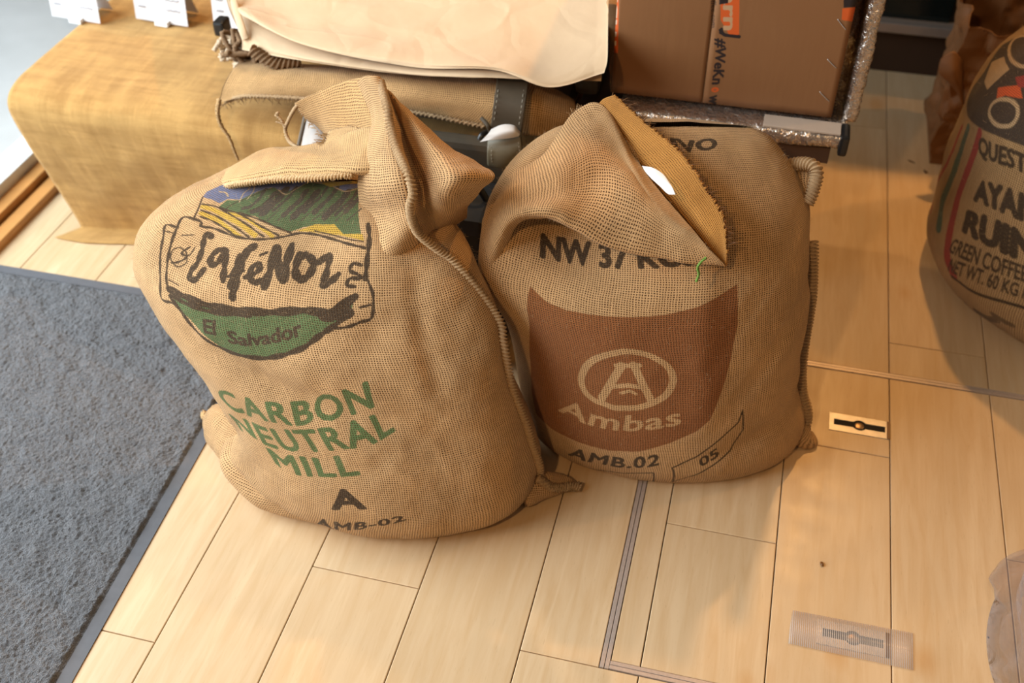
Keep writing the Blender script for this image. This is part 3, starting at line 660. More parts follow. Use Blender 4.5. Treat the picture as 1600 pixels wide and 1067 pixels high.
# left sack: gathered mouth pulled up to a peak, fan fold to the right
rowsA = [
 [(560, 128, 1.530), (573, 119, 1.520), (590, 122, 1.512), (600, 135, 1.530), (614, 150, 1.520), (636, 178, 1.53)],
 [(583, 182, 1.490), (592, 178, 1.465), (608, 180, 1.445), (622, 186, 1.482), (650, 194, 1.462), (690, 222, 1.505)],
 [(571, 238, 1.450), (583, 233, 1.410), (617, 238, 1.382), (640, 240, 1.436), (686, 240, 1.402), (742, 256, 1.450)],
 [(562, 285, 1.415), (578, 288, 1.370), (630, 284, 1.336), (655, 284, 1.392), (706, 275, 1.345), (772, 275, 1.405)],
 [(567, 335, 1.405), (591, 335, 1.376), (640, 325, 1.342), (662, 318, 1.378), (698, 305, 1.345), (752, 293, 1.390)],
 [(570, 392, 1.352), (600, 395, 1.326), (650, 360, 1.345), (672, 346, 1.385), (700, 330, 1.385), (732, 318, 1.430)],
 [(584, 452, 1.325), (618, 450, 1.322), (665, 405, 1.400), (684, 378, 1.430), (708, 352, 1.440), (728, 340, 1.470)]]
_, PA = patch('gathered_mouth', rowsA, M['burlap'], sackL, 170, 170, .0025, 4, freq=20)
patch('torn_flap', [
 [(462, 160, 1.60), (500, 142, 1.585), (540, 126, 1.56), (576, 120, 1.53)],
 [(478, 182, 1.60), (512, 172, 1.570), (548, 168, 1.545), (592, 165, 1.505)],
 [(505, 205, 1.60), (528, 210, 1.550), (560, 212, 1.52), (590, 205, 1.48)],
 [(520, 228, 1.57), (540, 238, 1.530), (565, 245, 1.49), (585, 240, 1.45)]], M['burlap_fine'], sackL, 60, 90, .002, 5, rag=dict(b=.008, l=.008))
patch('turned_rim', [
 [(368, 258, 1.500), (410, 240, 1.525), (460, 233, 1.535), (515, 222, 1.52), (560, 205, 1.50), (592, 200, 1.48)],
 [(345, 270, 1.475), (395, 255, 1.470), (450, 246, 1.470), (515, 240, 1.455), (560, 235, 1.435), (590, 235, 1.43)],
 [(332, 288, 1.455), (375, 276, 1.425), (440, 266, 1.415), (505, 262, 1.400), (555, 262, 1.385), (588, 262, 1.39)],
 [(328, 296, 1.455), (368, 287, 1.425), (430, 279, 1.405), (500, 276, 1.390), (552, 270, 1.385), (585, 272, 1.39)]], M['burlap_pale'], sackL, 60, 150, .0035, 8, rag=dict(b=.003), thick=.005)
tube('rolled_hem', [at(330, 297, 1.452), at(368, 288, 1.420), at(430, 280, 1.400), at(500, 277, 1.386), at(552, 271, 1.382)], .0055, M['hem'], sackL, 10, 500, 1., 3, pitch=.02, bump=.45)
patch('frayed_tongue', [
 [(520, 206, 1.54), (545, 200, 1.53), (575, 205, 1.50)],
 [(512, 225, 1.51), (542, 222, 1.49), (572, 228, 1.47)],
 [(508, 246, 1.47), (540, 244, 1.455), (570, 246, 1.44)],
 [(528, 260, 1.42), (545, 262, 1.41), (568, 262, 1.41)]], M['burlap_pale'], sackL, 40, 40, .003, 12, rag=dict(l=.012, t=.006))
# seam cords
def onsurf(P, N, sidx, k): return P[k, sidx]
n_ = PL.shape[1]; m_ = PL.shape[0]
seam_top = [at(594, 128, 1.51), at(604, 165, 1.452), at(609, 195, 1.425), at(618, 228, 1.385), at(636, 270, 1.328), at(645, 300, 1.316), at(641, 328, 1.312), at(652, 362, 1.335), at(682, 388, 1.350), at(714, 412, 1.355)]
seam_low = [PL[k, n_//2]+np.array([.004, -.006, 0]) for k in range(int(m_*.66), 0, -18)]
tube('seam_cord', seam_top+seam_low, .0062, M['jute'], sackL, 12, 1000, 1., 2, pitch=.013, bump=.36)
nr = PR.shape[1]; mr = PR.shape[0]
tube('seam_cord', [PR[k, nr//2]+np.array([.004, -.006, 0]) for k in range(int(mr*.62), int(mr*.05), -14)], .0095, M['jute'], sackR, 14, 800, 1., 2, pitch=.014, bump=.34)

# right sack: mouth flap folded forward
rowsD = [
 [(763, 330, 1.505), (798, 275, 1.515), (850, 243, 1.535), (895, 178, 1.620), (940, 166, 1.640), (985, 240, 1.565), (1035, 302, 1.480)],
 [(757, 348, 1.465), (795, 300, 1.445), (860, 272, 1.465), (925, 228, 1.545), (970, 246, 1.545), (1015, 305, 1.468), (1072, 348, 1.435)],
 [(757, 372, 1.430), (795, 324, 1.405), (862, 306, 1.420), (930, 296, 1.455), (988, 310, 1.450), (1045, 350, 1.425), (1103, 382, 1.412)],
 [(763, 402, 1.400), (800, 343, 1.388), (850, 333, 1.385), (900, 352, 1.388), (960, 382, 1.392), (1050, 402, 1.400), (1133, 412, 1.412)],
 [(775, 430, 1.400), (806, 352, 1.430), (850, 340, 1.430), (900, 350, 1.43), (960, 376, 1.43), (1050, 396, 1.425), (1122, 406, 1.425)]]
_, PD = patch('folded_flap', rowsD, M['burlap'], sackR, 170, 260, .0035, 21, freq=13)
HEM = [(957, 149, 1.635), (1012, 197, 1.595), (1062, 240, 1.545), (1100, 295, 1.485), (1128, 342, 1.442), (1135, 385, 1.415)]
patch('frayed_hem', [
 [(930, 172, 1.650), (943, 155, 1.645), HEM[0]],
 [(960, 220, 1.610), (990, 205, 1.600), HEM[1]],
 [(1000, 270, 1.555), (1035, 252, 1.548), HEM[2]],
 [(1045, 335, 1.480), (1080, 310, 1.480), HEM[3]],
 [(1095, 385, 1.430), (1112, 360, 1.435), HEM[4]],
 [(1128, 412, 1.415), (1132, 405, 1.415), HEM[5]],
 [(1132, 416, 1.415), (1134, 414, 1.415), (1136, 410, 1.414)]], M['burlap_golden'], sackR, 220, 40, .002, 31, rag=dict(r=.008))
# corner ears of the sacks
def ear(parent, pts, r, flat, rf, mat, name='corner_ear', seed=0):
    o = tube(name, pts, r, mat, parent, 20, 40, 0, 2, flat=flat, rfun=rf); me = o.data
    co_ = np.empty(len(me.vertices)*3); me.vertices.foreach_get('co', co_); P = co_.reshape(-1, 3)
    P += .004*np.stack([fbm(P*30, 2, seed), fbm(P*30, 2, seed+5), .5*fbm(P*30, 2, seed+9)], -1); P[:, 2] = np.maximum(P[:, 2], .001)
    me.vertices.foreach_set('co', P.ravel()); me.update(); return o
ear(sackL, [(-.80, 1.20, .050), (-.865, 1.222, .046), (-.915, 1.247, .042), (-.950, 1.266, .032), (-.978, 1.282, .014)], .056, .62, lambda t: 1-.80*t**2.6, M['burlap'], seed=1)
ear(sackL, [(-.31, 1.24, .03), (-.285, 1.262, .024), (-.262, 1.276, .018), (-.238, 1.290, .013), (-.222, 1.296, .008)], .034, .55, lambda t: 1-.72*t**1.3, M['burlap'], seed=2)
ear(sackR, [tuple(at(1228, 300, 1.64)), tuple(at(1248, 288, 1.645)), tuple(at(1264, 284, 1.645)), tuple(at(1274, 288, 1.64))], .030, .5, lambda t: 1-.55*t**1.5, M['burlap'], seed=6)
ear(sackR, [(.14, 1.53, .05), (.165, 1.525, .035), (.185, 1.515, .022), (.203, 1.510, .014), (.215, 1.522, .010)], .032, .5, lambda t: 1-.6*t**1.5, M['burlap'], seed=3)
tube('seam_cord', [at(1195, 645, 1.50), at(1200, 668, 1.49), at(1218, 686, 1.495), at(1236, 690, 1.51)], .010, M['jute'], sackR, 12, 70, 1., 2, pitch=.02, bump=.3)
tube('seam_end', [at(1212, 658, 1.55), at(1232, 664, 1.54), at(1250, 676, 1.53), at(1262, 684, 1.53)], .009, M['jute'], sackR, 10, 50, 1., 3, pitch=.014, bump=.4)
tube('seam_cord', [at(1222, 262, 1.66), at(1245, 256, 1.66), at(1268, 258, 1.65), at(1276, 272, 1.64), at(1270, 298, 1.625), at(1261, 318, 1.61)], .011, M['jute'], sackR, 14, 160, 1., 2, pitch=.012, bump=.16)
tube('seam_end', [(-.285, 1.262, .05), (-.262, 1.262, .030), (-.243, 1.272, .020), (-.225, 1.285, .014), (-.208, 1.292, .010)], .008, M['jute'], sackL, 10, 60, 1., 3, pitch=.016, bump=.4)
tube('seam_end', [(-.955, 1.272, .03), (-.978, 1.282, .018), (-.990, 1.300, .010)], .006, M['burlap_pale'], sackL, 10, 30, 1., 3, pitch=.016, bump=.4)
# loose twine at the open mouth, and a green thread
tube('loose_twine', [at(497, 148, 1.60), at(478, 155, 1.60), at(462, 168, 1.60), at(450, 190, 1.60), at(446, 205, 1.60), at(453, 222, 1.58), at(470, 233, 1.54)], .0032, M['jute'], sackL, 8, 120, 1., 2, pitch=.010, bump=.5)
tube('loose_twine', [at(446, 200, 1.60), at(440, 188, 1.605), at(432, 180, 1.61), at(436, 176, 1.61)], .0026, M['jute'], sackL, 8, 40, 1., 2, pitch=.010, bump=.5)
tube('loose_twine', [at(446, 196, 1.60), at(438, 192, 1.60), at(431, 190, 1.60)], .0018, M['jute'], sackL, 6, 20)
tube('green_thread', [at(1104, 402, 1.34), at(1096, 409, 1.335), at(1090, 418, 1.333), at(1092, 428, 1.335), at(1088, 440, 1.337)], .0018, M['green_twine'], sackR, 6, 60, 1., 2, pitch=.006, bump=.7)
# rolled hem seam running down the flap of the right sack
# frays: short threads along ragged edges, and fuzz standing off the cloth
def threads(name, roots, dirs, ln, r, mat, parent, curl=.4):
    V = []; Fs = []
    for p, d in zip(roots, dirs):
        L = ln*(.4+rng.random()); d = d/np.linalg.norm(d); q = p.copy(); a = rng.normal(size=3)*curl
        side = np.cross(d, (0.1, .3, 1)); side /= np.linalg.norm(side); s2 = np.cross(side, d); b0 = len(V)
        for k in range(4):
            rr = r*(1-.2*k)
            for c in range(3): an = 2*PI*c/3; V.append(q+rr*(side*math.cos(an)+s2*math.sin(an)))
            d = d+a*.35+rng.normal(size=3)*curl*.2; d /= np.linalg.norm(d); q = q+d*L/3
        for k in range(3):
            for c in range(3): i = b0+k*3; Fs.append([i+c, i+(c+1) % 3, i+3+(c+1) % 3, i+3+c])
    V = np.array(V); V[:, 2] = np.maximum(V[:, 2], .0006)
    o = mesh(name, V, Fs, mat, parent); o['kind'] = 'stuff'; return o
M['fibre'] = plain('pale_jute_fibre', (.55, .38, .22), .9, var=.2, scale=200)
def fuzz(P, N, count, ln, parent, r=.00022, clear=None):
    m, n = P.shape[:2]; i = rng.integers(2, m-2, count); j = rng.integers(0, n, count)
    if clear is not None: k = ~clear(P[i, j]); i, j = i[k], j[k]; count = len(i)
    D = N[i, j]+rng.normal(size=(count, 3))*.7; threads('loose_fibres', P[i, j], D, ln, r, M['fibre'], parent, .5)
fuzz(PL, NL, 3600, .007, sackL, clear=lambda p: (p[:, 0] > -.40) & (p[:, 1] > 1.30)); fuzz(PR, NR, 3000, .007, sackR, clear=lambda p: (p[:, 0] < -.27) & (p[:, 1] < 1.45) & (p[:, 2] < .35))
ND = normals(PD); fuzz(PD, -ND if ND[..., 1].mean() > 0 else ND, 1500, .008, sackR)
NA = normals(PA); fuzz(PA, -NA if NA[..., 1].mean() > 0 else NA, 900, .007, sackL)
def edge_threads(pts, Y, n, d, ln, parent, mat, r=.0011, jit=.3):
    C = cr(np.array([at(*p) for p in pts]), n); D = np.array(d)+rng.normal(size=(n, 3))*jit; threads('frayed_threads', C, D, ln, r, mat, parent, .25)
edge_threads(HEM, 0, 95, (.8, -.25, .25), .016, sackR, M['burlap_golden'])
edge_threads([(330, 298, 1.45), (368, 288, 1.42), (430, 280, 1.40), (500, 277, 1.388), (552, 272, 1.38)], 0, 110, (.1, -.9, -.2), .008, sackL, M['burlap_pale'], .0014, .6)
edge_threads([(512, 208, 1.54), (506, 225, 1.51), (510, 246, 1.47), (528, 262, 1.42)], 0, 40, (-.9, -.2, .1), .016, sackL, M['burlap_pale'], .0012, .5)
edge_threads([(470, 165, 1.60), (490, 195, 1.60), (510, 222, 1.58)], 0, 30, (-.8, -.2, -.3), .012, sackL, M['burlap_fine'], .0009, .4)
edge_threads([(925, 172, 1.645), (905, 170, 1.645), (890, 180, 1.645)], 0, 25, (-.2, .1, .9), .010, sackR, M['burlap'], .001, .6)

# ------------------------------------------------------------------ low table under its burlap cloth
tb = empty('low_table', (-.95, 2.3, 0), 'low display table hidden under a golden burlap cloth behind the left sack', 'table')
M['dark_wood'] = plain('dark_brown_board', (.075, .035, .018), .55, 0, .15, 20)
box('tabletop', (-1.60, -.40, 1.86, 2.9, .335, .372), M['dark_wood'], tb, .003)
for x in (-1.52, -.50):
    for y in (1.95, 2.8): box('leg', (x-.025, x+.025, y-.025, y+.025, 0, .335), M['dark_wood'], tb, .002)
# cloth: top, rounded front drop, puddle on the floor
nx_, prof_ = 150, []
ys = [2.95, 2.6, 2.3, 2.1, 1.95, 1.87, 1.825, 1.80, 1.792, 1.792, 1.797, 1.805, 1.812, 1.818, 1.822, 1.82, 1.80, 1.775]
zs = [.378, .378, .378, .378, .378, .376, .366, .345, .31, .26, .21, .16, .11, .06, .025, .010, .006, .0045]
pr_ = cr(np.stack([ys, zs], -1), 170); xs = np.linspace(0, 1, nx_)
P = np.zeros((170, nx_, 3))
for k in range(170):
    zz_ = pr_[k, 1]; low = 1-min(1, zz_/.378); hem = max(0, (k-148)/22)
    xl = -1.655+.085*low-.05*hem*(1 if hem > 0 else 0); P[k, :, 0] = xl+(-.36-xl)*xs; P[k, :, 1] = pr_[k, 0]-.022*xs*0; P[k, :, 2] = zz_
wv_ = fbm(P*np.array([7, 7, 7]), 3, 40); P[..., 1] -= .007*wv_*np.clip((.37-P[..., 2])/.1, 0, 1)+.03*xs[None]*0
P[..., 1] += .010*np.sin(P[..., 0]*13)*np.clip((.36-P[..., 2])/.36, 0, 1)
P[..., 2] += .0015*fbm(P*12, 2, 41)*(P[..., 2] > .3)
P[..., 2] = np.maximum(P[..., 2], .003)
o = sheet('tablecloth', P[::-1].copy(), M['tablecloth'], None, thick=.002)
tag(o, 'golden burlap cloth over the low table, its hem puddled on the floor', 'tablecloth')
# price cards
M['card'] = plain('white_card', (.70, .68, .69), .6, 0, .01); M['ink_grey'] = plain('grey_print', (.33, .31, .33), .7)
M['ledge'] = plain('clear_ledge', (.86, .85, .83), .2)
def card(px0, px1, py0, py1, y, label, rz, cut=0):
    a = atz(px0, py0, .381); b = atz(px1, py1, .381); wd = math.hypot(*(b-a)[:2]); h_ = .135
    r = empty('price_card', ((a[0]+b[0])/2, (a[1]+b[1])/2, .381), label, 'card', 'price cards on the table')
    ux, uy = (b-a)[:2]/wd; nx2, ny2 = uy, -ux
    def pt(u, v, off=0.): return (a[0]+ux*u*wd+nx2*off-nx2*v*.16*h_, a[1]+uy*u*wd+ny2*off-ny2*v*.16*h_, .383+v*h_)
    def slab(nm, u0, u1, v0, v1, o0, o1, mat):
        V = [pt(u, v, o_) for o_ in (o0, o1) for u, v in ((u0, v0), (u1, v0), (u1, v1), (u0, v1))]
        return mesh(nm, V, [[0, 1, 2, 3], [7, 6, 5, 4], [0, 4, 5, 1], [1, 5, 6, 2], [2, 6, 7, 3], [3, 7, 4, 0]], mat, r, smooth=False)
    face = slab('card_face', 0, 1, 0, 1, 0, -.0012, M['card'])
    for v in (.25, .43, .62, .80):                        # faint scribbled lines of price text, too blurred to read
        for u0, L in ((.09, .14), (.62, .26)):
            n = 8; pts = [Vector(pt(u0+L*k/n, v+.012*math.sin(k*2.1+v*9), .0012)) for k in range(n+1)]
            tube('printed_line', [p[:] for p in pts], .0012, M['ink_grey'], face, 5, 20, cap=True)
    slab('foot_clip', .42, .66, -.02, .06, .001, .014, M['ledge'])
    # rear strut
    V = [pt(.1, 1, -.002), pt(.9, 1, -.002), pt(.9, 1, -.003), pt(.1, 1, -.003)]
    z0 = .383; back = [(a[0]+ux*u*wd-nx2*.075, a[1]+uy*u*wd-ny2*.075, z0) for u in (.1, .9)]
    tp = [pt(.1, .95, -.002), pt(.9, .95, -.002)]; off = (0, .0012, 0)
    V = [tp[0], tp[1], back[1], back[0]]; V += [(x, y_+.0015, z) for x, y_, z in V]
    mesh('rear_strut', V, [[0, 1, 2, 3], [7, 6, 5, 4], [0, 4, 5, 1], [1, 5, 6, 2], [2, 6, 7, 3], [3, 7, 4, 0]], M['card'], r, smooth=False)
    return r
card(82, 157, 26, 38, 0, 'leftmost white price card standing on the burlap-covered table', 0)
card(213, 294, 30, 43, 0, 'middle white price card standing on the burlap-covered table', 0)
card(336, 412, 54, 66, 0, 'white price card partly hidden by the cream cotton bag', 0)

# ------------------------------------------------------------------ pile behind the sacks
M['olive'] = plain('olive_grey_canvas', (.075, .055, .032), .75, 0, .1, 40, .1)
M['olive_light'] = plain('olive_webbing', (.18, .155, .10), .5, 0, .08, 60, .1)
M['stitch'] = plain('pale_stitching', (.40, .36, .28), .8)
M['black'] = plain('black_plastic', (.012, .012, .012), .35)
def cushion(name, rows, thick, mat, parent, n=90, m=150, amp=.004, seed=0, freq=9, down=(0, 0, -1), edge_pow=.5, crease=0.):
    """closed soft slab: upper surface through the control rows, lower surface pulled down by thick"""
    T = cr2(np.array([[at(*p) for p in r] for r in rows]), n, m)
    u = np.linspace(0, 1, m)[None]; v = np.linspace(0, 1, n)[:, None]
    e = np.clip(4*u*(1-u)*6, 0, 1)**edge_pow*np.clip(4*v*(1-v)*6, 0, 1)**edge_pow
    N = normals(T); N = N*np.sign(N[..., 2:3].mean())
    nz = fbm(T*freq, 3, seed)
    T2 = T+N*(amp*nz*e)[..., None]
    if crease: T2 += N*(crease*(-np.abs(vnoise(T*np.array([3.2, 11, 3]), seed+9))**.5+.5)*e)[..., None]
    B = T+np.array(down)*thick*e[..., None]
    V = np.concatenate([T2.reshape(-1, 3), B.reshape(-1, 3)]); f = gridfaces(n, m)
    nm_ = n*m; E = []
    def edge(ids):
        for a, b in zip(ids[:-1], ids[1:]): E.append([b, a, a+nm_, b+nm_])
    edge(list(range(m))); edge([(n-1)*m+k for k in range(m)][::-1]); edge([k*m for k in range(n)][::-1]); edge([k*m+m-1 for k in range(n)])
    return mesh(name, V, f.tolist()+(f[:, ::-1]+nm_).tolist()+E, mat, parent, np.concatenate([arcuv(T2).reshape(-1, 2)]*2))
ruck = empty('canvas_rucksack', (-.6, 2.0, .38), 'olive canvas rucksack with webbing straps, buried in the pile behind the sacks', 'rucksack')
box('bag_body', (-.88, -.375, 1.885, 2.30, .386, .455), M['olive'], ruck, .03)
box('dark_hole_filler', (-.80, -.42, 1.725, 1.765, .24, .452), M['olive'], ruck, .014)  # dark slab added so the hole below the burlap bag stays dark
box('bag_lid', (-.372, -.318, 1.95, 2.2, .455, .55), M['olive'], ruck, .018)
bb = empty('burlap_bag', (-.65, 1.9, .50), 'burlap bag lying flat under the cream cotton bag, with a frayed open front edge', 'bag')
rowsB = [
 [(378, 92, 1.93), (470, 100, 1.93), (600, 108, 1.93), (700, 116, 1.93), (780, 120, 1.93), (850, 133, 1.93), (897, 156, 1.93)],
 [(364, 108, 1.86), (462, 111, 1.84), (600, 120, 1.835), (700, 130, 1.835), (780, 136, 1.835), (845, 148, 1.84), (900, 168, 1.87)],
 [(350, 132, 1.83), (450, 132, 1.80), (600, 144, 1.79), (700, 157, 1.79), (780, 168, 1.79), (842, 175, 1.80), (897, 188, 1.84)],
 [(342, 160, 1.82), (395, 152, 1.79), (520, 160, 1.785), (650, 178, 1.79), (760, 200, 1.79), (838, 212, 1.80), (888, 206, 1.84)]]
cushion('bag_body', rowsB, .012, M['burlap_fine'], bb, 130, 200, .004, 50, down=(0, .8, -.2))
edge_threads([(345, 163, 1.845), (360, 158, 1.82), (395, 153, 1.79), (450, 155, 1.787), (500, 158, 1.785)], 0, 70, (0, -.3, -.9), .014, bb, M['burlap_pale'], .0012, .5)
tube('frayed_tassel', [at(343, 155, 1.80), at(340, 175, 1.775), at(345, 195, 1.77), at(358, 215, 1.768), at(366, 235, 1.768), at(372, 250, 1.768)], .0045, M['burlap_pale'], bb, 8, 60, 1., 3, pitch=.02, bump=.6, rfun=lambda t: 1-.5*t)
tube('selvedge_stitching', [at(352, 158, 1.835), at(395, 150, 1.785), at(520, 158, 1.778), at(650, 176, 1.775), at(758, 198, 1.775)], .0036, M['jute'], bb, 6, 220, 1., 2, pitch=.018, bump=.8)
# webbing strap with a stitched loop
def strap(name, rows, mat, parent, **k): return patch(name, rows, mat, parent, 60, 24, 0, thick=.003, **k)
strap('webbing_strap', [[(779, 110, 1.86), (800, 112, 1.86), (828, 116, 1.86)], [(773, 150, 1.775), (795, 155, 1.775), (822, 160, 1.775)], [(768, 190, 1.755), (790, 197, 1.755), (816, 202, 1.755)], [(764, 218, 1.76), (785, 224, 1.76), (812, 228, 1.76)]], M['olive'], ruck)
strap('strap_loop', [[(763, 220, 1.740), (785, 214, 1.738), (813, 206, 1.740)], [(762, 235, 1.725), (785, 238, 1.722), (815, 226, 1.725)], [(762, 250, 1.725), (790, 254, 1.722), (818, 240, 1.73)], [(764, 264, 1.735), (795, 262, 1.735), (820, 250, 1.745)], [(770, 268, 1.76), (795, 264, 1.765), (822, 252, 1.77)]], M['olive_light'], ruck)
strap('strap_loop', [[(812, 206, 1.742), (818, 214, 1.75), (820, 220, 1.76)], [(814, 224, 1.735), (822, 232, 1.745), (826, 238, 1.755)], [(815, 240, 1.74), (823, 243, 1.75), (828, 241, 1.76)]], M['olive_light'], ruck)
def stitches(pts, n, parent, r=.0007):
    parent = [o for o in parent.children if o.name.startswith('webbing_strap' if pts[0][1] < 200 else 'strap_loop')][0]
    C = cr(np.array([at(*p) for p in pts]), 2*n)
    for k in range(n):
        tube('stitch', [C[2*k], C[2*k+1]], r, M['stitch'], parent, 5, 3)
stitches([(782, 118, 1.85), (777, 150, 1.770), (772, 188, 1.750)], 9, ruck); stitches([(821, 120, 1.85), (816, 158, 1.770), (811, 195, 1.750)], 9, ruck)
stitches([(768, 228, 1.722), (768, 246, 1.718), (770, 258, 1.724)], 6, ruck); stitches([(810, 222, 1.720), (812, 238, 1.718), (814, 248, 1.726)], 6, ruck)
tube('dark_cord', [at(762, 205, 1.765), at(752, 212, 1.75), at(746, 232, 1.74), at(740, 252, 1.73)], .006, M['black'], ruck, 8, 40, flat=.5)
tube('dark_cord', [at(764, 225, 1.755), at(758, 245, 1.74), at(762, 268, 1.73), at(752, 300, 1.74)], .006, M['black'], ruck, 8, 40, flat=.5)
tube('strap_end', [at(752, 184, 1.765), at(762, 196, 1.75), at(766, 206, 1.75)], .004, M['olive'], ruck, 8, 20, flat=.5)
# paper labels
M['paper'] = plain('white_paper_label', (.70, .66, .63), .55, 0, .02)
o, _ = patch('paper_label', [[(768, 202, 1.735), (785, 195, 1.733), (803, 196, 1.733), (812, 206, 1.736)], [(762, 210, 1.723), (785, 206, 1.717), (802, 205, 1.717), (812, 210, 1.724)], [(750, 222, 1.722), (766, 219, 1.715), (795, 216, 1.716), (810, 213, 1.722)]], M['paper'], None, 30, 40, .0006, 3, .0005)
tag(o, 'white paper label wrapped round the olive strap loop', 'label')
o, _ = patch('paper_label', [[(1003, 259, 1.485), (1020, 262, 1.475), (1036, 272, 1.462), (1046, 286, 1.445)], [(1008, 268, 1.475), (1022, 274, 1.463), (1036, 283, 1.450), (1052, 295, 1.432)], [(1018, 279, 1.462), (1030, 290, 1.448), (1044, 303, 1.434), (1056, 304, 1.424)]], M['paper'], None, 24, 30, .0006, 4, .0005)
tag(o, 'small white paper label tucked in the folded flap of the right sack', 'label')
o, _ = patch('grey_paper_scrap', [[(478, 185, 1.83), (490, 180, 1.83), (505, 195, 1.83)], [(474, 215, 1.81), (492, 215, 1.80), (520, 225, 1.80)], [(470, 236, 1.79), (495, 238, 1.78), (525, 240, 1.78)]], plain('grey_paper', (.55, .50, .46), .6), None, 20, 20, .002, 4, .0008)
tag(o, 'pale grey paper scrap seen behind the torn mouth of the left sack', 'paper')
tube('grey_cord', [at(477, 182, 1.77), at(473, 200, 1.765), at(468, 222, 1.76), at(464, 238, 1.75)], .0045, plain('grey_cord', (.16, .13, .10), .8), ruck, 8, 30)
# woven seagrass lump left of the burlap bag
sg = empty('seagrass_bundle', (-1.08, 2.0, .5), 'dark brown knotted seagrass bundle poking out under the cream bag', 'bundle')
M['seagrass'] = plain('seagrass', (.22, .13, .065), .9, 0, .3, 200, .5)
for k in range(26):
    a = rng.random(3)
    c0 = at(382+30*a[0], 62+25*a[1], 1.92+.05*a[2]); pts = [c0+rng.normal(size=3)*.022 for _ in range(4)]
    tube('grass_strand', pts, .0055, M['seagrass'], sg, 8, 60, 1., 3, pitch=.02, bump=.3)
tube('grass_strand', [at(392, 78, 1.86), at(430, 98, 1.86), at(470, 96, 1.88)], .012, M['seagrass'], sg, 12, 120, 1., 3, pitch=.03, bump=.25)
M['pale_rope'] = plain('pale_knotted_rope', (.60, .47, .33), .9, 0, .2, 200, .5)
kr = empty('rope_knot', (-1.2, 2.0, .45), 'pale frayed rope knot resting beside the table edge, left of the pile', 'rope')
for k in range(9):
    a = rng.random(3); c0 = at(352+16*a[0], 66+26*a[1], 1.95+.04*a[2]); tube('rope_strand', [c0+rng.normal(size=3)*.014 for _ in range(4)], .005, M['pale_rope'], kr, 8, 40, 1., 2, pitch=.015, bump=.4)
# cream cotton bag, folded double
t = NT('cream_cotton'); uvn = t.new('ShaderNodeUVMap'); uvn.uv_map = 'cloth'; v = uvn.outputs[0]
n1 = t.noise(v, 7, 4, .6); wv = t.noise(v, 900, 2, .7); fl_ = t.noise(v, 180, 2, .5)
vc = t.new('ShaderNodeTexVoronoi'); vc.feature = 'DISTANCE_TO_EDGE'; ds = t.new('ShaderNodeVectorMath', operation='MULTIPLY_ADD'); nn_ = t.new('ShaderNodeTexNoise'); t.l.new(v, nn_.inputs[0]); nn_.inputs['Scale'].default_value = 5; t.l.new(nn_.outputs['Color'], ds.inputs[0]); ds.inputs[1].default_value = (.12,)*3; t.l.new(v, ds.inputs[2]); t.l.new(ds.outputs[0], vc.inputs[0]); vc.inputs['Scale'].default_value = 5.5
fold = t.math('MULTIPLY', t.mapr(vc.outputs['Distance'], 0, .10, 1, 0), 1.8)
c = t.mix(t.mapr(n1, .3, .7), (.63, .46, .29), (.69, .515, .33)); c = t.mix(t.mapr(fl_, .78, .82), c, (.42, .28, .16))
M['cream'] = t.done(c, .9, t.bump(t.math('ADD', t.math('ADD', wv, fold), t.math('MULTIPLY', n1, 6)), .45, .0014), Sheen_Weight=.2, Specular_IOR_Level=.2)
tt = empty('cotton_bag', (-.65, 2.0, .55), 'cream cotton cloth bag folded double on top of the pile behind the sacks', 'bag')
cushion('upper_layer', [
 [(330, -120, 2.35), (470, -120, 2.35), (640, -120, 2.35), (790, -120, 2.35), (870, -120, 2.33), (955, -120, 2.30)],
 [(345, -55, 2.13), (480, -45, 2.13), (640, -35, 2.13), (790, -40, 2.13), (870, -40, 2.12), (952, -40, 2.10)],
 [(356, -6, 2.00), (480, 32, 1.95), (640, 50, 1.93), (780, 58, 1.92), (865, 62, 1.92), (950, 40, 1.94)],
 [(368, 12, 1.95), (470, 60, 1.86), (640, 90, 1.82), (775, 100, 1.80), (860, 118, 1.79), (949, 92, 1.84)],
 [(374, 22, 1.935), (474, 70, 1.84), (640, 104, 1.80), (770, 109, 1.79), (858, 136, 1.765), (944, 114, 1.81)]], .010, M['cream'], tt, 120, 220, .007, 61, freq=4, crease=.008, edge_pow=.5, down=(0, .5, -.5))
cushion('lower_layer', [
 [(345, -50, 2.12), (480, -40, 2.12), (640, -40, 2.12), (790, -40, 2.12), (950, -40, 2.11)],
 [(356, 8, 1.99), (470, 40, 1.95), (640, 60, 1.93), (790, 66, 1.92), (948, 50, 1.95)],
 [(376, 55, 1.90), (470, 84, 1.85), (630, 108, 1.81), (770, 116, 1.80), (940, 120, 1.83)],
 [(378, 78, 1.88), (474, 95, 1.84), (630, 116, 1.805), (770, 121, 1.80), (940, 125, 1.83)]], .010, M['cream'], tt, 80, 160, .003, 66, freq=6, edge_pow=.5, down=(0, .6, -.3))
tube('handle', [at(362, -20, 2.0), at(368, 12, 1.95), at(378, 45, 1.90), at(384, 62, 1.885)], .008, M['cream'], tt, 10, 40, flat=.35)
o = box('black_clip', (-1.218, -1.192, 2.02, 2.06, .455, .49), M['black'], tt, .006)

bk = empty('dark_gap_filler', (-.48, 1.69, 0), 'black bag-shaped block added to darken the gap between the two big sacks', 'bag')  # added block, keeps the gap between the sacks dark
M['filler_black'] = plain('gap_filler_black', (.016, .014, .012), .7, 0, .1, 40, .2)
box('bag_body', (-.60, -.44, 1.57, 1.72, .001, .385), M['filler_black'], bk, .035)
tube('filler_handle', [(-.56, 1.64, .375), (-.55, 1.64, .41), (-.50, 1.64, .42), (-.47, 1.64, .375)], .007, M['black'], bk, 8, 40, flat=.5)
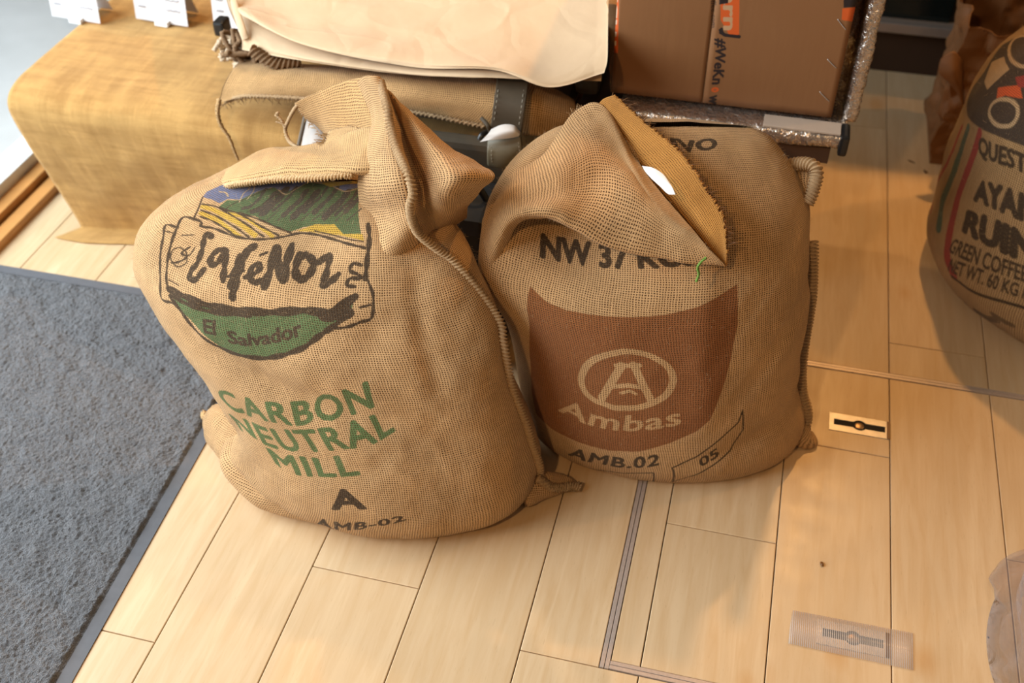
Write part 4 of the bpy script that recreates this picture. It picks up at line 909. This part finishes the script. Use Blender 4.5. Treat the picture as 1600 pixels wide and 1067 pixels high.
# ------------------------------------------------------------------ bench, mailer, cardboard box
bn = empty('low_bench', (-.1, 2.1, 0), 'dark brown low bench whose end shows under the silver mailer, right', 'bench')
bc = at(1298, 232, 1.90); bz = bc[2]
box('seat_board', (-.36, bc[0], 1.90, 2.34, bz-.036, bz), M['dark_wood'], bn, .002)
for x in (-.30, -.02):
    for y in (1.95, 2.29): box('leg', (x-.02, x+.02, y-.02, y+.02, 0, bz-.036), M['dark_wood'], bn, .002)
t = NT('silver_bubble_foil'); tc = t.new('ShaderNodeTexCoord').outputs['Object']
n1 = t.noise(tc, 70, 3, .6, .8); n2 = t.noise(tc, 200, 2)
M['foil'] = t.done((.66, .60, .55), t.mapr(n2, .3, .7, .16, .34), t.bump(t.math('ADD', n1, t.math('MULTIPLY', n2, .3)), .8, .006), Metallic=.9)
M['kraft'] = plain('kraft_card', (.34, .17, .075), .65, 0, .05, 12)
ml = empty('bubble_mailer', (-.1, 2.1, bz), 'silver bubble-lined mailer bag wrapped under and beside the cardboard box', 'mailer')
def foil(name, b, amp, seed, nseg=60):
    bm = bmesh.new(); V, Fs = boxgeo(*b); vs = [bm.verts.new(v) for v in V]
    for f in Fs: bm.faces.new([vs[k] for k in f])
    bmesh.ops.bevel(bm, geom=bm.edges[:], offset=min(b[1]-b[0], b[3]-b[2], b[5]-b[4])*.3, segments=2, affect='EDGES', profile=.6)
    for _ in range(6):
        es = [e for e in bm.edges if e.calc_length() > .012]
        if not es: break
        bmesh.ops.subdivide_edges(bm, edges=es, cuts=1, use_grid_fill=True)
    bm.normal_update()
    P_ = np.array([v.co[:] for v in bm.verts]); N_ = np.array([v.normal[:] for v in bm.verts]); D = amp*(np.abs(fbm(P_*55, 2, seed))**.7*1.2-.3)+amp*1.2*fbm(P_*12, 2, seed+3)
    for v, d, nn in zip(bm.verts, D, N_): v.co += Vector(nn*d)
    bmesh.ops.triangulate(bm, faces=bm.faces[:])
    me = bpy.data.meshes.new(name); bm.to_mesh(me); bm.free(); me.polygons.foreach_set('use_smooth', [True]*len(me.polygons)); return link(name, me, M['foil'], ml)
foil('mailer_body', (-.27, bc[0]+.026, 1.885, 2.33, bz+.007, bz+.037), .0022, 71)
foil('mailer_side', (.170, .198, 1.955, 2.33, bz+.03, bz+.50), .0028, 75)
box('mailer_lip', (.02, .168, 1.888, 1.93, bz+.037, bz+.0415), plain('pale_mailer_lip', (.55, .45, .36), .4), ml, .001)
box('corner_tape', (.168, .186, 1.876, 1.93, bz-.002, bz+.043), M['black'], ml, .006)

# cardboard box, its taped lid seam facing out
BX0, BX1, BY, BZ0, BH = -.290, .147, 1.94, bz+.046, .50
BXD = .36
def fb(*p): return np.array([(at(x, y, BY)[0]-BX0, at(x, y, BY)[2]-BZ0) for x, y in p])
cv = Canvas(BX1-BX0, BH); ORG = (.62, .10, .015); KB = (.018, .012, .010); GN = (.10, .22, .05)
cv.text2('#WeKn', fb((1119, 58), (1118, 90), (1113, 131)), fb((1136, 60), (1134, 92), (1130, 131)), KB, bold=.04)
cv.text2('o', fb((1113, 135), (1112, 143)), fb((1129, 135), (1128, 143)), ORG, bold=.05)
cv.text2('wC', fb((1110, 147), (1106, 173)), fb((1126, 147), (1124, 173)), KB, bold=.05)
cv.text2('coffee.com', fb((1111, -12), (1112, 42)), fb((1120, -12), (1119, 42)), KB, bold=.01)
cv.poly(fb((1126, -40), (1156, -40), (1155, 55), (1140, 54), (1126, 30)), ORG)
cv.text2('narn', fb((1130, -38), (1131, 46)), fb((1153, -38), (1152, 46)), (.50, .30, .16), bold=.03)
cv.poly(fb((1124, -4), (1138, -4), (1138, 4), (1124, 6)), KB)
cv.line(fb((1126, 46), (1132, 53), (1145, 55), (1155, 56)), .007, KB); cv.line(fb((1128, 44), (1126, 50)), .006, KB)
cv.poly(fb((951, -30), (968, -30), (966, 82), (954, 80)), ORG)
cv.text2('uern', fb((966, -20), (963, 70)), fb((956, -20), (955, 70)), (.66, .50, .36), bold=.03)
cv.poly(fb((1316, 12), (1338, 10), (1334, 33), (1315, 30)), ORG); cv.poly(fb((1318, -10), (1340, -10), (1338, 10), (1318, 11)), KB)
cv.poly(fb((1076, 160), (1096, 162), (1094, 172), (1076, 170)), ORG); cv.poly(fb((1097, 162), (1120, 164), (1118, 175), (1097, 173)), KB); cv.poly(fb((1121, 166), (1143, 165), (1136, 177), (1120, 176)), GN)
cv.text2('Hornbea', fb((1160, 184), (1225, 190), (1262, 193)), fb((1160, 170), (1225, 178), (1262, 181)), (.36, .07, .015), bold=.04)
ink_box = cv.image('print_box')
def carton(name, ink=None, wh=None):
    t = NT(name); tc = t.new('ShaderNodeTexCoord').outputs['Object']
    mp = t.new('ShaderNodeMapping'); t.l.new(tc, mp.inputs[0]); mp.inputs['Scale'].default_value = (1, 1, .12)
    c = t.mix(t.noise(mp.outputs[0], 120, 3), (.22, .098, .036), (.27, .125, .048)); c = t.mix(t.mapr(t.noise(tc, 6), .35, .7), c, (.24, .105, .038))
    if ink:
        uv = t.new('ShaderNodeUVMap'); uv.uv_map = 'cloth'; im = t.new('ShaderNodeTexImage'); im.image = ink; im.extension = 'CLIP'
        dv_ = t.new('ShaderNodeVectorMath', operation='DIVIDE'); t.l.new(uv.outputs[0], dv_.inputs[0]); dv_.inputs[1].default_value = (wh[0], wh[1], 1); t.l.new(dv_.outputs[0], im.inputs[0])
        c = t.mix(im.outputs['Alpha'], c, im.outputs['Color'])
    return t.done(c, .55, t.bump(t.noise(mp.outputs[0], 260, 2), .12, .0008))
M['carton_print'] = carton('printed_carton', ink_box, (BX1-BX0, BH)); M['carton'] = carton('plain_carton')
cbx = empty('cardboard_box', (-.06, 2.1, BZ0), 'brown cardboard box with orange and black printed tape, standing on the silver mailer', 'box')
box('box_body', (BX0+.002, BX1-.002, BY+.003, BY+BXD, BZ0, BZ0+BH), M['carton'], cbx, .003)
# two lid flaps meeting at the taped seam, slightly bowed
seam_x = BX0+fb((1106, 90))[0][0]
for a, b in ((BX0, seam_x-.001), (seam_x+.001, BX1)):
    n = 24; xs = np.linspace(a, b, n); zs_ = np.linspace(BZ0, BZ0+BH, 30); Pf = np.zeros((30, n, 3)); Pf[..., 0] = xs[None]; Pf[..., 2] = zs_[:, None]
    Pf[..., 1] = BY-.0015*np.sin((xs[None]-a)/(b-a)*PI)*np.sin((zs_[:, None]-BZ0)/BH*PI*2)
    uvf = np.stack([Pf[..., 0]-BX0, Pf[..., 2]-BZ0], -1); sheet('lid_flap', Pf, M['carton_print'], cbx, uvf, thick=-.003)
t = NT('clear_parcel_tape'); tr = t.new('ShaderNodeBsdfTransparent'); tr.inputs[0].default_value = (.93, .84, .74, 1); mx = t.new('ShaderNodeMixShader'); mx.inputs[0].default_value = .16
tc = t.new('ShaderNodeTexCoord').outputs['Object']
t.done((.5, .3, .16), .12, t.bump(t.noise(tc, 60, 3), .5, .001)); t.l.new(tr.outputs[0], mx.inputs[1]); t.l.new(t.b.outputs[0], mx.inputs[2]); t.l.new(mx.outputs[0], t.out.inputs[0]); M['parcel_tape'] = t.m
def tstrip(p0, p1, wd, off):
    a = fb(p0)[0]; b = fb(p1)[0]; d = (b-a)/np.linalg.norm(b-a); nn = np.array([-d[1], d[0]]); Pt = np.zeros((2, 30, 3))
    for k, s_ in enumerate((-.5, .5)):
        for j in range(30): q_ = a+(b-a)*j/29+nn*wd*s_+nn*.0008*rng.normal(); Pt[k, j] = (BX0+q_[0], BY-off, BZ0+max(.0, q_[1]))
    sheet('clear_tape', Pt if s_ else Pt, M['parcel_tape'], cbx, thick=.0002)
tstrip((1138, -60), (1122, 168), .066, .0024); tstrip((1308, -30), (1285, 180), .030, .0024); tstrip((958, -30), (962, 150), .022, .0024)
for (x0, y0, x1, y1) in ((1310, 30, 1321, 44), (1294, 92, 1306, 104), (1282, 143, 1295, 156)):
    a = fb((x0, y0), (x1, y1)); mid = a.mean(0)
    tube('staple', [(BX0+a[0][0], BY+.001, BZ0+a[0][1]), (BX0+a[0][0], BY-.004, BZ0+a[0][1]), (BX0+a[1][0], BY-.004, BZ0+a[1][1]), (BX0+a[1][0], BY+.001, BZ0+a[1][1])], .0009, M['chrome'], cbx, 6, 24)

# ------------------------------------------------------------------ third sack, far right
def round_sack(rings, n=420, m=240, seed=3, amp=.006):
    R = cr(np.array(rings, float), m); th = np.linspace(0, 2*PI, n, endpoint=False)
    P = np.zeros((m, n, 3)); P[..., 0] = R[:, 1:2]-R[:, 3:4]*np.sin(th)[None]*-1*-1; P[..., 1] = R[:, 2:3]+R[:, 4:5]*np.cos(th)[None]; P[..., 2] = R[:, 0:1]
    # th=0 at the back, running so the camera side is near pi
    du = np.roll(P, -1, 1)-np.roll(P, 1, 1); dv = np.gradient(P, axis=0); N = np.cross(du, dv); N /= np.linalg.norm(N, axis=-1, keepdims=True)+1e-9
    if (N[m//3, :, :2]*(P[m//3, :, :2]-P[m//3, :, :2].mean(0))).sum() < 0: N = -N
    D = amp*fbm(P*8, 3, seed)+.004*np.sin(th*9+P[..., 2]*6)*np.clip((P[..., 2]-.3)/.2, 0, 1)
    P = P+N*(D*np.clip(P[..., 2]/.03, 0, 1))[..., None]; P[..., 2] = np.maximum(P[..., 2], .0008)
    U = th/(2*PI)*1.9; dz = np.linalg.norm(np.diff(P[:, n//2], axis=0), axis=1); V_ = np.concatenate([[0], np.cumsum(dz)])
    return P, np.stack(np.broadcast_arrays(U[None], V_[:, None]), -1), N
R3 = [(.0008, .82, 2.20, .33, .31), (.03, .82, 2.19, .365, .345), (.09, .815, 2.19, .385, .36), (.18, .81, 2.19, .378, .35), (.27, .795, 2.20, .362, .325), (.36, .775, 2.20, .335, .305), (.43, .755, 2.205, .31, .285),
      (.50, .735, 2.21, .265, .245), (.55, .72, 2.22, .205, .19), (.58, .715, 2.225, .13, .12), (.59, .715, 2.23, .02, .02)]
P3_, UV3, N3 = round_sack(R3)
s3 = empty('coffee_sack', (.80, 2.2, 0), 'burlap coffee sack with red and green side stripes and a dark printed top, far right', 'sack', 'burlap coffee sacks on the floor')
cl3 = Cloth(P3_, UV3, N3); cv = Canvas(1.9, .95, .0012)
def q9(*p): return cl3(p, (1430, 40), 2.053)
RED = (.33, .03, .035); GR3 = (.06, .13, .095)
cv.line(q9((150, 325), (110, 425), (65, 520), (50, 600)), .012, RED); cv.line(q9((168, 330), (130, 450), (88, 560), (75, 650)), .022, GR3); cv.line(q9((205, 345), (172, 455), (125, 600), (103, 720), (122, 800)), .022, RED)
cv.poly(q9((165, 260), (190, 190), (220, 150), (280, 62), (349, 25), (420, 30), (440, 380), (349, 385), (260, 352), (200, 325), (168, 290)), (.035, .033, .030))
cv.poly(q9((245, 118), (285, 100), (302, 140), (270, 170), (232, 205), (222, 180)), TAN); cv.poly(q9((265, 200), (335, 190), (345, 235), (290, 225), (262, 235)), (.70, .10, .03)); cv.poly(q9((320, 165), (400, 150), (400, 200), (330, 195)), RED)
for cx, cy, rx, ry in ((283, 280, 46, 44), (352, 82, 52, 50)):
    e = [(cx+rx*math.cos(a), cy+ry*math.sin(a)) for a in np.linspace(0, 2*PI, 18)]; cv.line(q9(*e), .009, TAN)
cv.text2('QUEST', q9((200, 408), (250, 435), (300, 452), (360, 478)), q9((205, 352), (255, 378), (300, 392), (360, 415)), INK, bold=.05)
cv.text2('AYAN', q9((185, 558), (260, 588), (349, 622), (400, 635)), q9((195, 495), (262, 508), (349, 540), (400, 555)), INK, bold=.07)
cv.text2('RUIN', q9((150, 655), (230, 700), (349, 752), (400, 765)), q9((165, 590), (245, 615), (349, 660), (400, 675)), INK, bold=.07)
cv.text2('GREEN COFFEE B', q9((108, 722), (200, 768), (349, 822), (400, 835)), q9((125, 680), (215, 718), (349, 768), (400, 780)), INK, bold=.03)
cv.text2('NET WT. 60 KG / N', q9((105, 785), (200, 825), (349, 878), (400, 892)), q9((118, 745), (215, 780), (349, 832), (400, 845)), INK, bold=.03)
cv.line(q9((118, 805), (200, 860), (280, 885), (349, 905), (400, 920)), .007, INK); cv.line(q9((195, 915), (235, 940), (260, 945)), .016, INK, .7); cv.line(q9((250, 925), (310, 960)), .012, INK, .7)
ink_third = cv.image('print_third')
M['burlap_third'] = burlap('burlap_third', thread=(.42, .27, .13), ink=ink_third, inksize=(1.9, .95), pitch=.0046)
body('sack_body', P3_, UV3, M['burlap_third'], s3)
fuzz(P3_, N3, 1400, .009, s3)

# brown paper bag behind it
def crumple_bag(name, x0, x1, y0, y1, h, mat, parent, seed, flare=.03, n=160, m=90):
    t_ = np.linspace(0, 1, n, endpoint=False); per = []
    for k in t_:
        a = k*4; s_ = a-int(a)
        per.append([(x0+(x1-x0)*s_, y0), (x1, y0+(y1-y0)*s_), (x1-(x1-x0)*s_, y1), (x0, y1-(y1-y0)*s_)][int(a)])
    per = np.array(per); cx, cy = (x0+x1)/2, (y0+y1)/2; P = np.zeros((m, n, 3))
    for j, z in enumerate(np.linspace(0, 1, m)):
        sc_ = 1+flare*z; P[j, :, 0] = cx+(per[:, 0]-cx)*sc_; P[j, :, 1] = cy+(per[:, 1]-cy)*sc_; P[j, :, 2] = h*z*(1+.12*vnoise(per*9, seed) if False else 1)
    c_ = np.array([cx, cy, 0]); d = P-c_; d[..., 2] = 0; d /= np.linalg.norm(d, axis=-1, keepdims=True)
    cr_ = (np.abs(fbm(P*11, 3, seed))*2-.6); P += d*(.016*cr_*np.clip(P[..., 2]/.03, 0, 1))[..., None]
    P[..., 2] += .03*vnoise(P[..., :3]*np.array([9, 9, 0]), seed+2)*np.clip((P[..., 2]-h*.6)/(h*.4), 0, 1)
    P[..., 2] = np.maximum(P[..., 2], .001)
    inner = P-d*.0025; nv = n*m; V = np.concatenate([P.reshape(-1, 3), inner.reshape(-1, 3)])
    f = gridfaces(m, n, True); Fs = f.tolist()+(f[:, ::-1]+nv).tolist()+[[(m-1)*n+k, (m-1)*n+(k+1) % n, nv+(m-1)*n+(k+1) % n, nv+(m-1)*n+k] for k in range(n)]+[list(range(n))[::-1]]
    return mesh(name, V, Fs, mat, parent, smooth=False)
M['paper_brown'] = plain('brown_kraft_paper', (.19, .080, .024), .7, 0, .12, 14, .1)
pb = empty('paper_bag', (.66, 2.72, 0), 'crumpled brown paper bag standing behind the striped sack at far right', 'bag')
crumple_bag('bag_body', .47, .80, 2.60, 2.85, .40, M['paper_brown'], pb, 81, .02)
o, _ = patch('torn_fold', [[(1470, 92, 2.58), (1490, 80, 2.58), (1505, 96, 2.58)], [(1468, 112, 2.57), (1492, 120, 2.55), (1505, 140, 2.57)], [(1485, 128, 2.57), (1500, 150, 2.57), (1505, 170, 2.58)]], M['paper_brown'], pb, 20, 20, .004, 8, .001)
tube('floor_scrap', [at(1398, 252, 2.62), at(1420, 252, 2.60), at(1436, 262, 2.58), at(1448, 270, 2.55)], .004, plain('dry_leaf', (.14, .07, .03), .8), pb, 6, 30, flat=.4)

# ------------------------------------------------------------------ back: dark display cabinet
M['plinth'] = plain('dark_brown_plinth', (.045, .020, .010), .5, 0, .1, 8); M['ledge2'] = plain('steel_ledge', (.40, .33, .28), .35, .6, .05, 40); M['black_glass'] = plain('black_glass_front', (.006, .009, .008), .08)
cb = empty('display_cabinet', (.2, 3.3, 0), 'dark display cabinet with a pale metal ledge above its brown plinth, at the back', 'cabinet')
box('plinth', (-.9, 1.4, 3.085, 3.7, 0, .135), M['plinth'], cb, .003)
box('ledge', (-.9, .64, 3.055, 3.7, .135, .165), M['ledge2'], cb, .004)
box('cabinet_top', (-.9, 1.4, 3.08, 3.6, 1.27, 1.30), M['plinth'], cb, .003)
box('glass_front', (-.9, .50, 3.09, 3.12, .165, 1.27), M['black_glass'], cb, .003)
box('side_frame', (.50, 1.4, 3.10, 3.6, .165, 1.27), plain('dark_grey_frame', (.03, .027, .022), .4), cb, .004)
ck = empty('slatted_crate', (.80, 2.98, 0), 'dark wooden slatted crate in the corner behind the brown paper bag', 'crate')
M['red_wood'] = plain('red_brown_slat', (.14, .055, .018), .5, 0, .2, 9)
for k in range(6): box('slat', (.655+.062*k, .655+.062*k+.034, 2.93, 2.945, .01, .62), M['red_wood'], ck, .002)
for z in (.05, .30, .58): box('crate_rail', (.65, 1.0, 2.946, 2.962, z, z+.04), M['red_wood'], ck, .002)
box('crate_back', (.65, 1.0, 3.03, 3.045, .0, .62), M['plinth'], ck, .002)
for x in (.65, .98): box('crate_side', (x, x+.02, 2.962, 3.03, .0, .62), M['red_wood'], ck, .002)

# ------------------------------------------------------------------ clear plastic bag, lower right corner
t = NT('clear_film'); tr = t.new('ShaderNodeBsdfTransparent'); tr.inputs[0].default_value = (.93, .91, .90, 1); mx = t.new('ShaderNodeMixShader'); tc = t.new('ShaderNodeTexCoord').outputs['Object']
lw = t.new('ShaderNodeLayerWeight'); lw.inputs[0].default_value = .35; t.put(mx.inputs[0], t.mapr(lw.outputs['Facing'], 0, 1, .03, .34))
t.done((.62, .56, .56), .18, t.bump(t.noise(tc, 22, 4, .6, 1.), 1., .01)); t.l.new(tr.outputs[0], mx.inputs[1]); t.l.new(t.b.outputs[0], mx.inputs[2]); t.l.new(mx.outputs[0], t.out.inputs[0])
u_, v_ = np.meshgrid(np.linspace(0, 2*PI, 120, endpoint=False), np.linspace(0, 1, 60))
rr = .235*(1-.25*v_)*np.sqrt(np.clip(1-v_**6, 0, 1)); Pp = np.stack([.75+rr*np.cos(u_), 1.12+rr*1.1*np.sin(u_), .001+.30*v_], -1)
dd = np.stack([np.cos(u_), np.sin(u_), 0*u_], -1); Pp += dd*((np.abs(fbm(Pp*np.array([7, 7, 3]), 3, 91))-.4)*.075*(v_ > .001)*np.clip((1-v_)*5, 0, 1))[..., None]
Fs = gridfaces(60, 120, True).tolist()+[list(range(120))[::-1]]
o = mesh('plastic_bag', Pp.reshape(-1, 3), Fs, t.m); tag(o, 'clear crumpled plastic bag at the lower right edge of the floor', 'plastic bag')
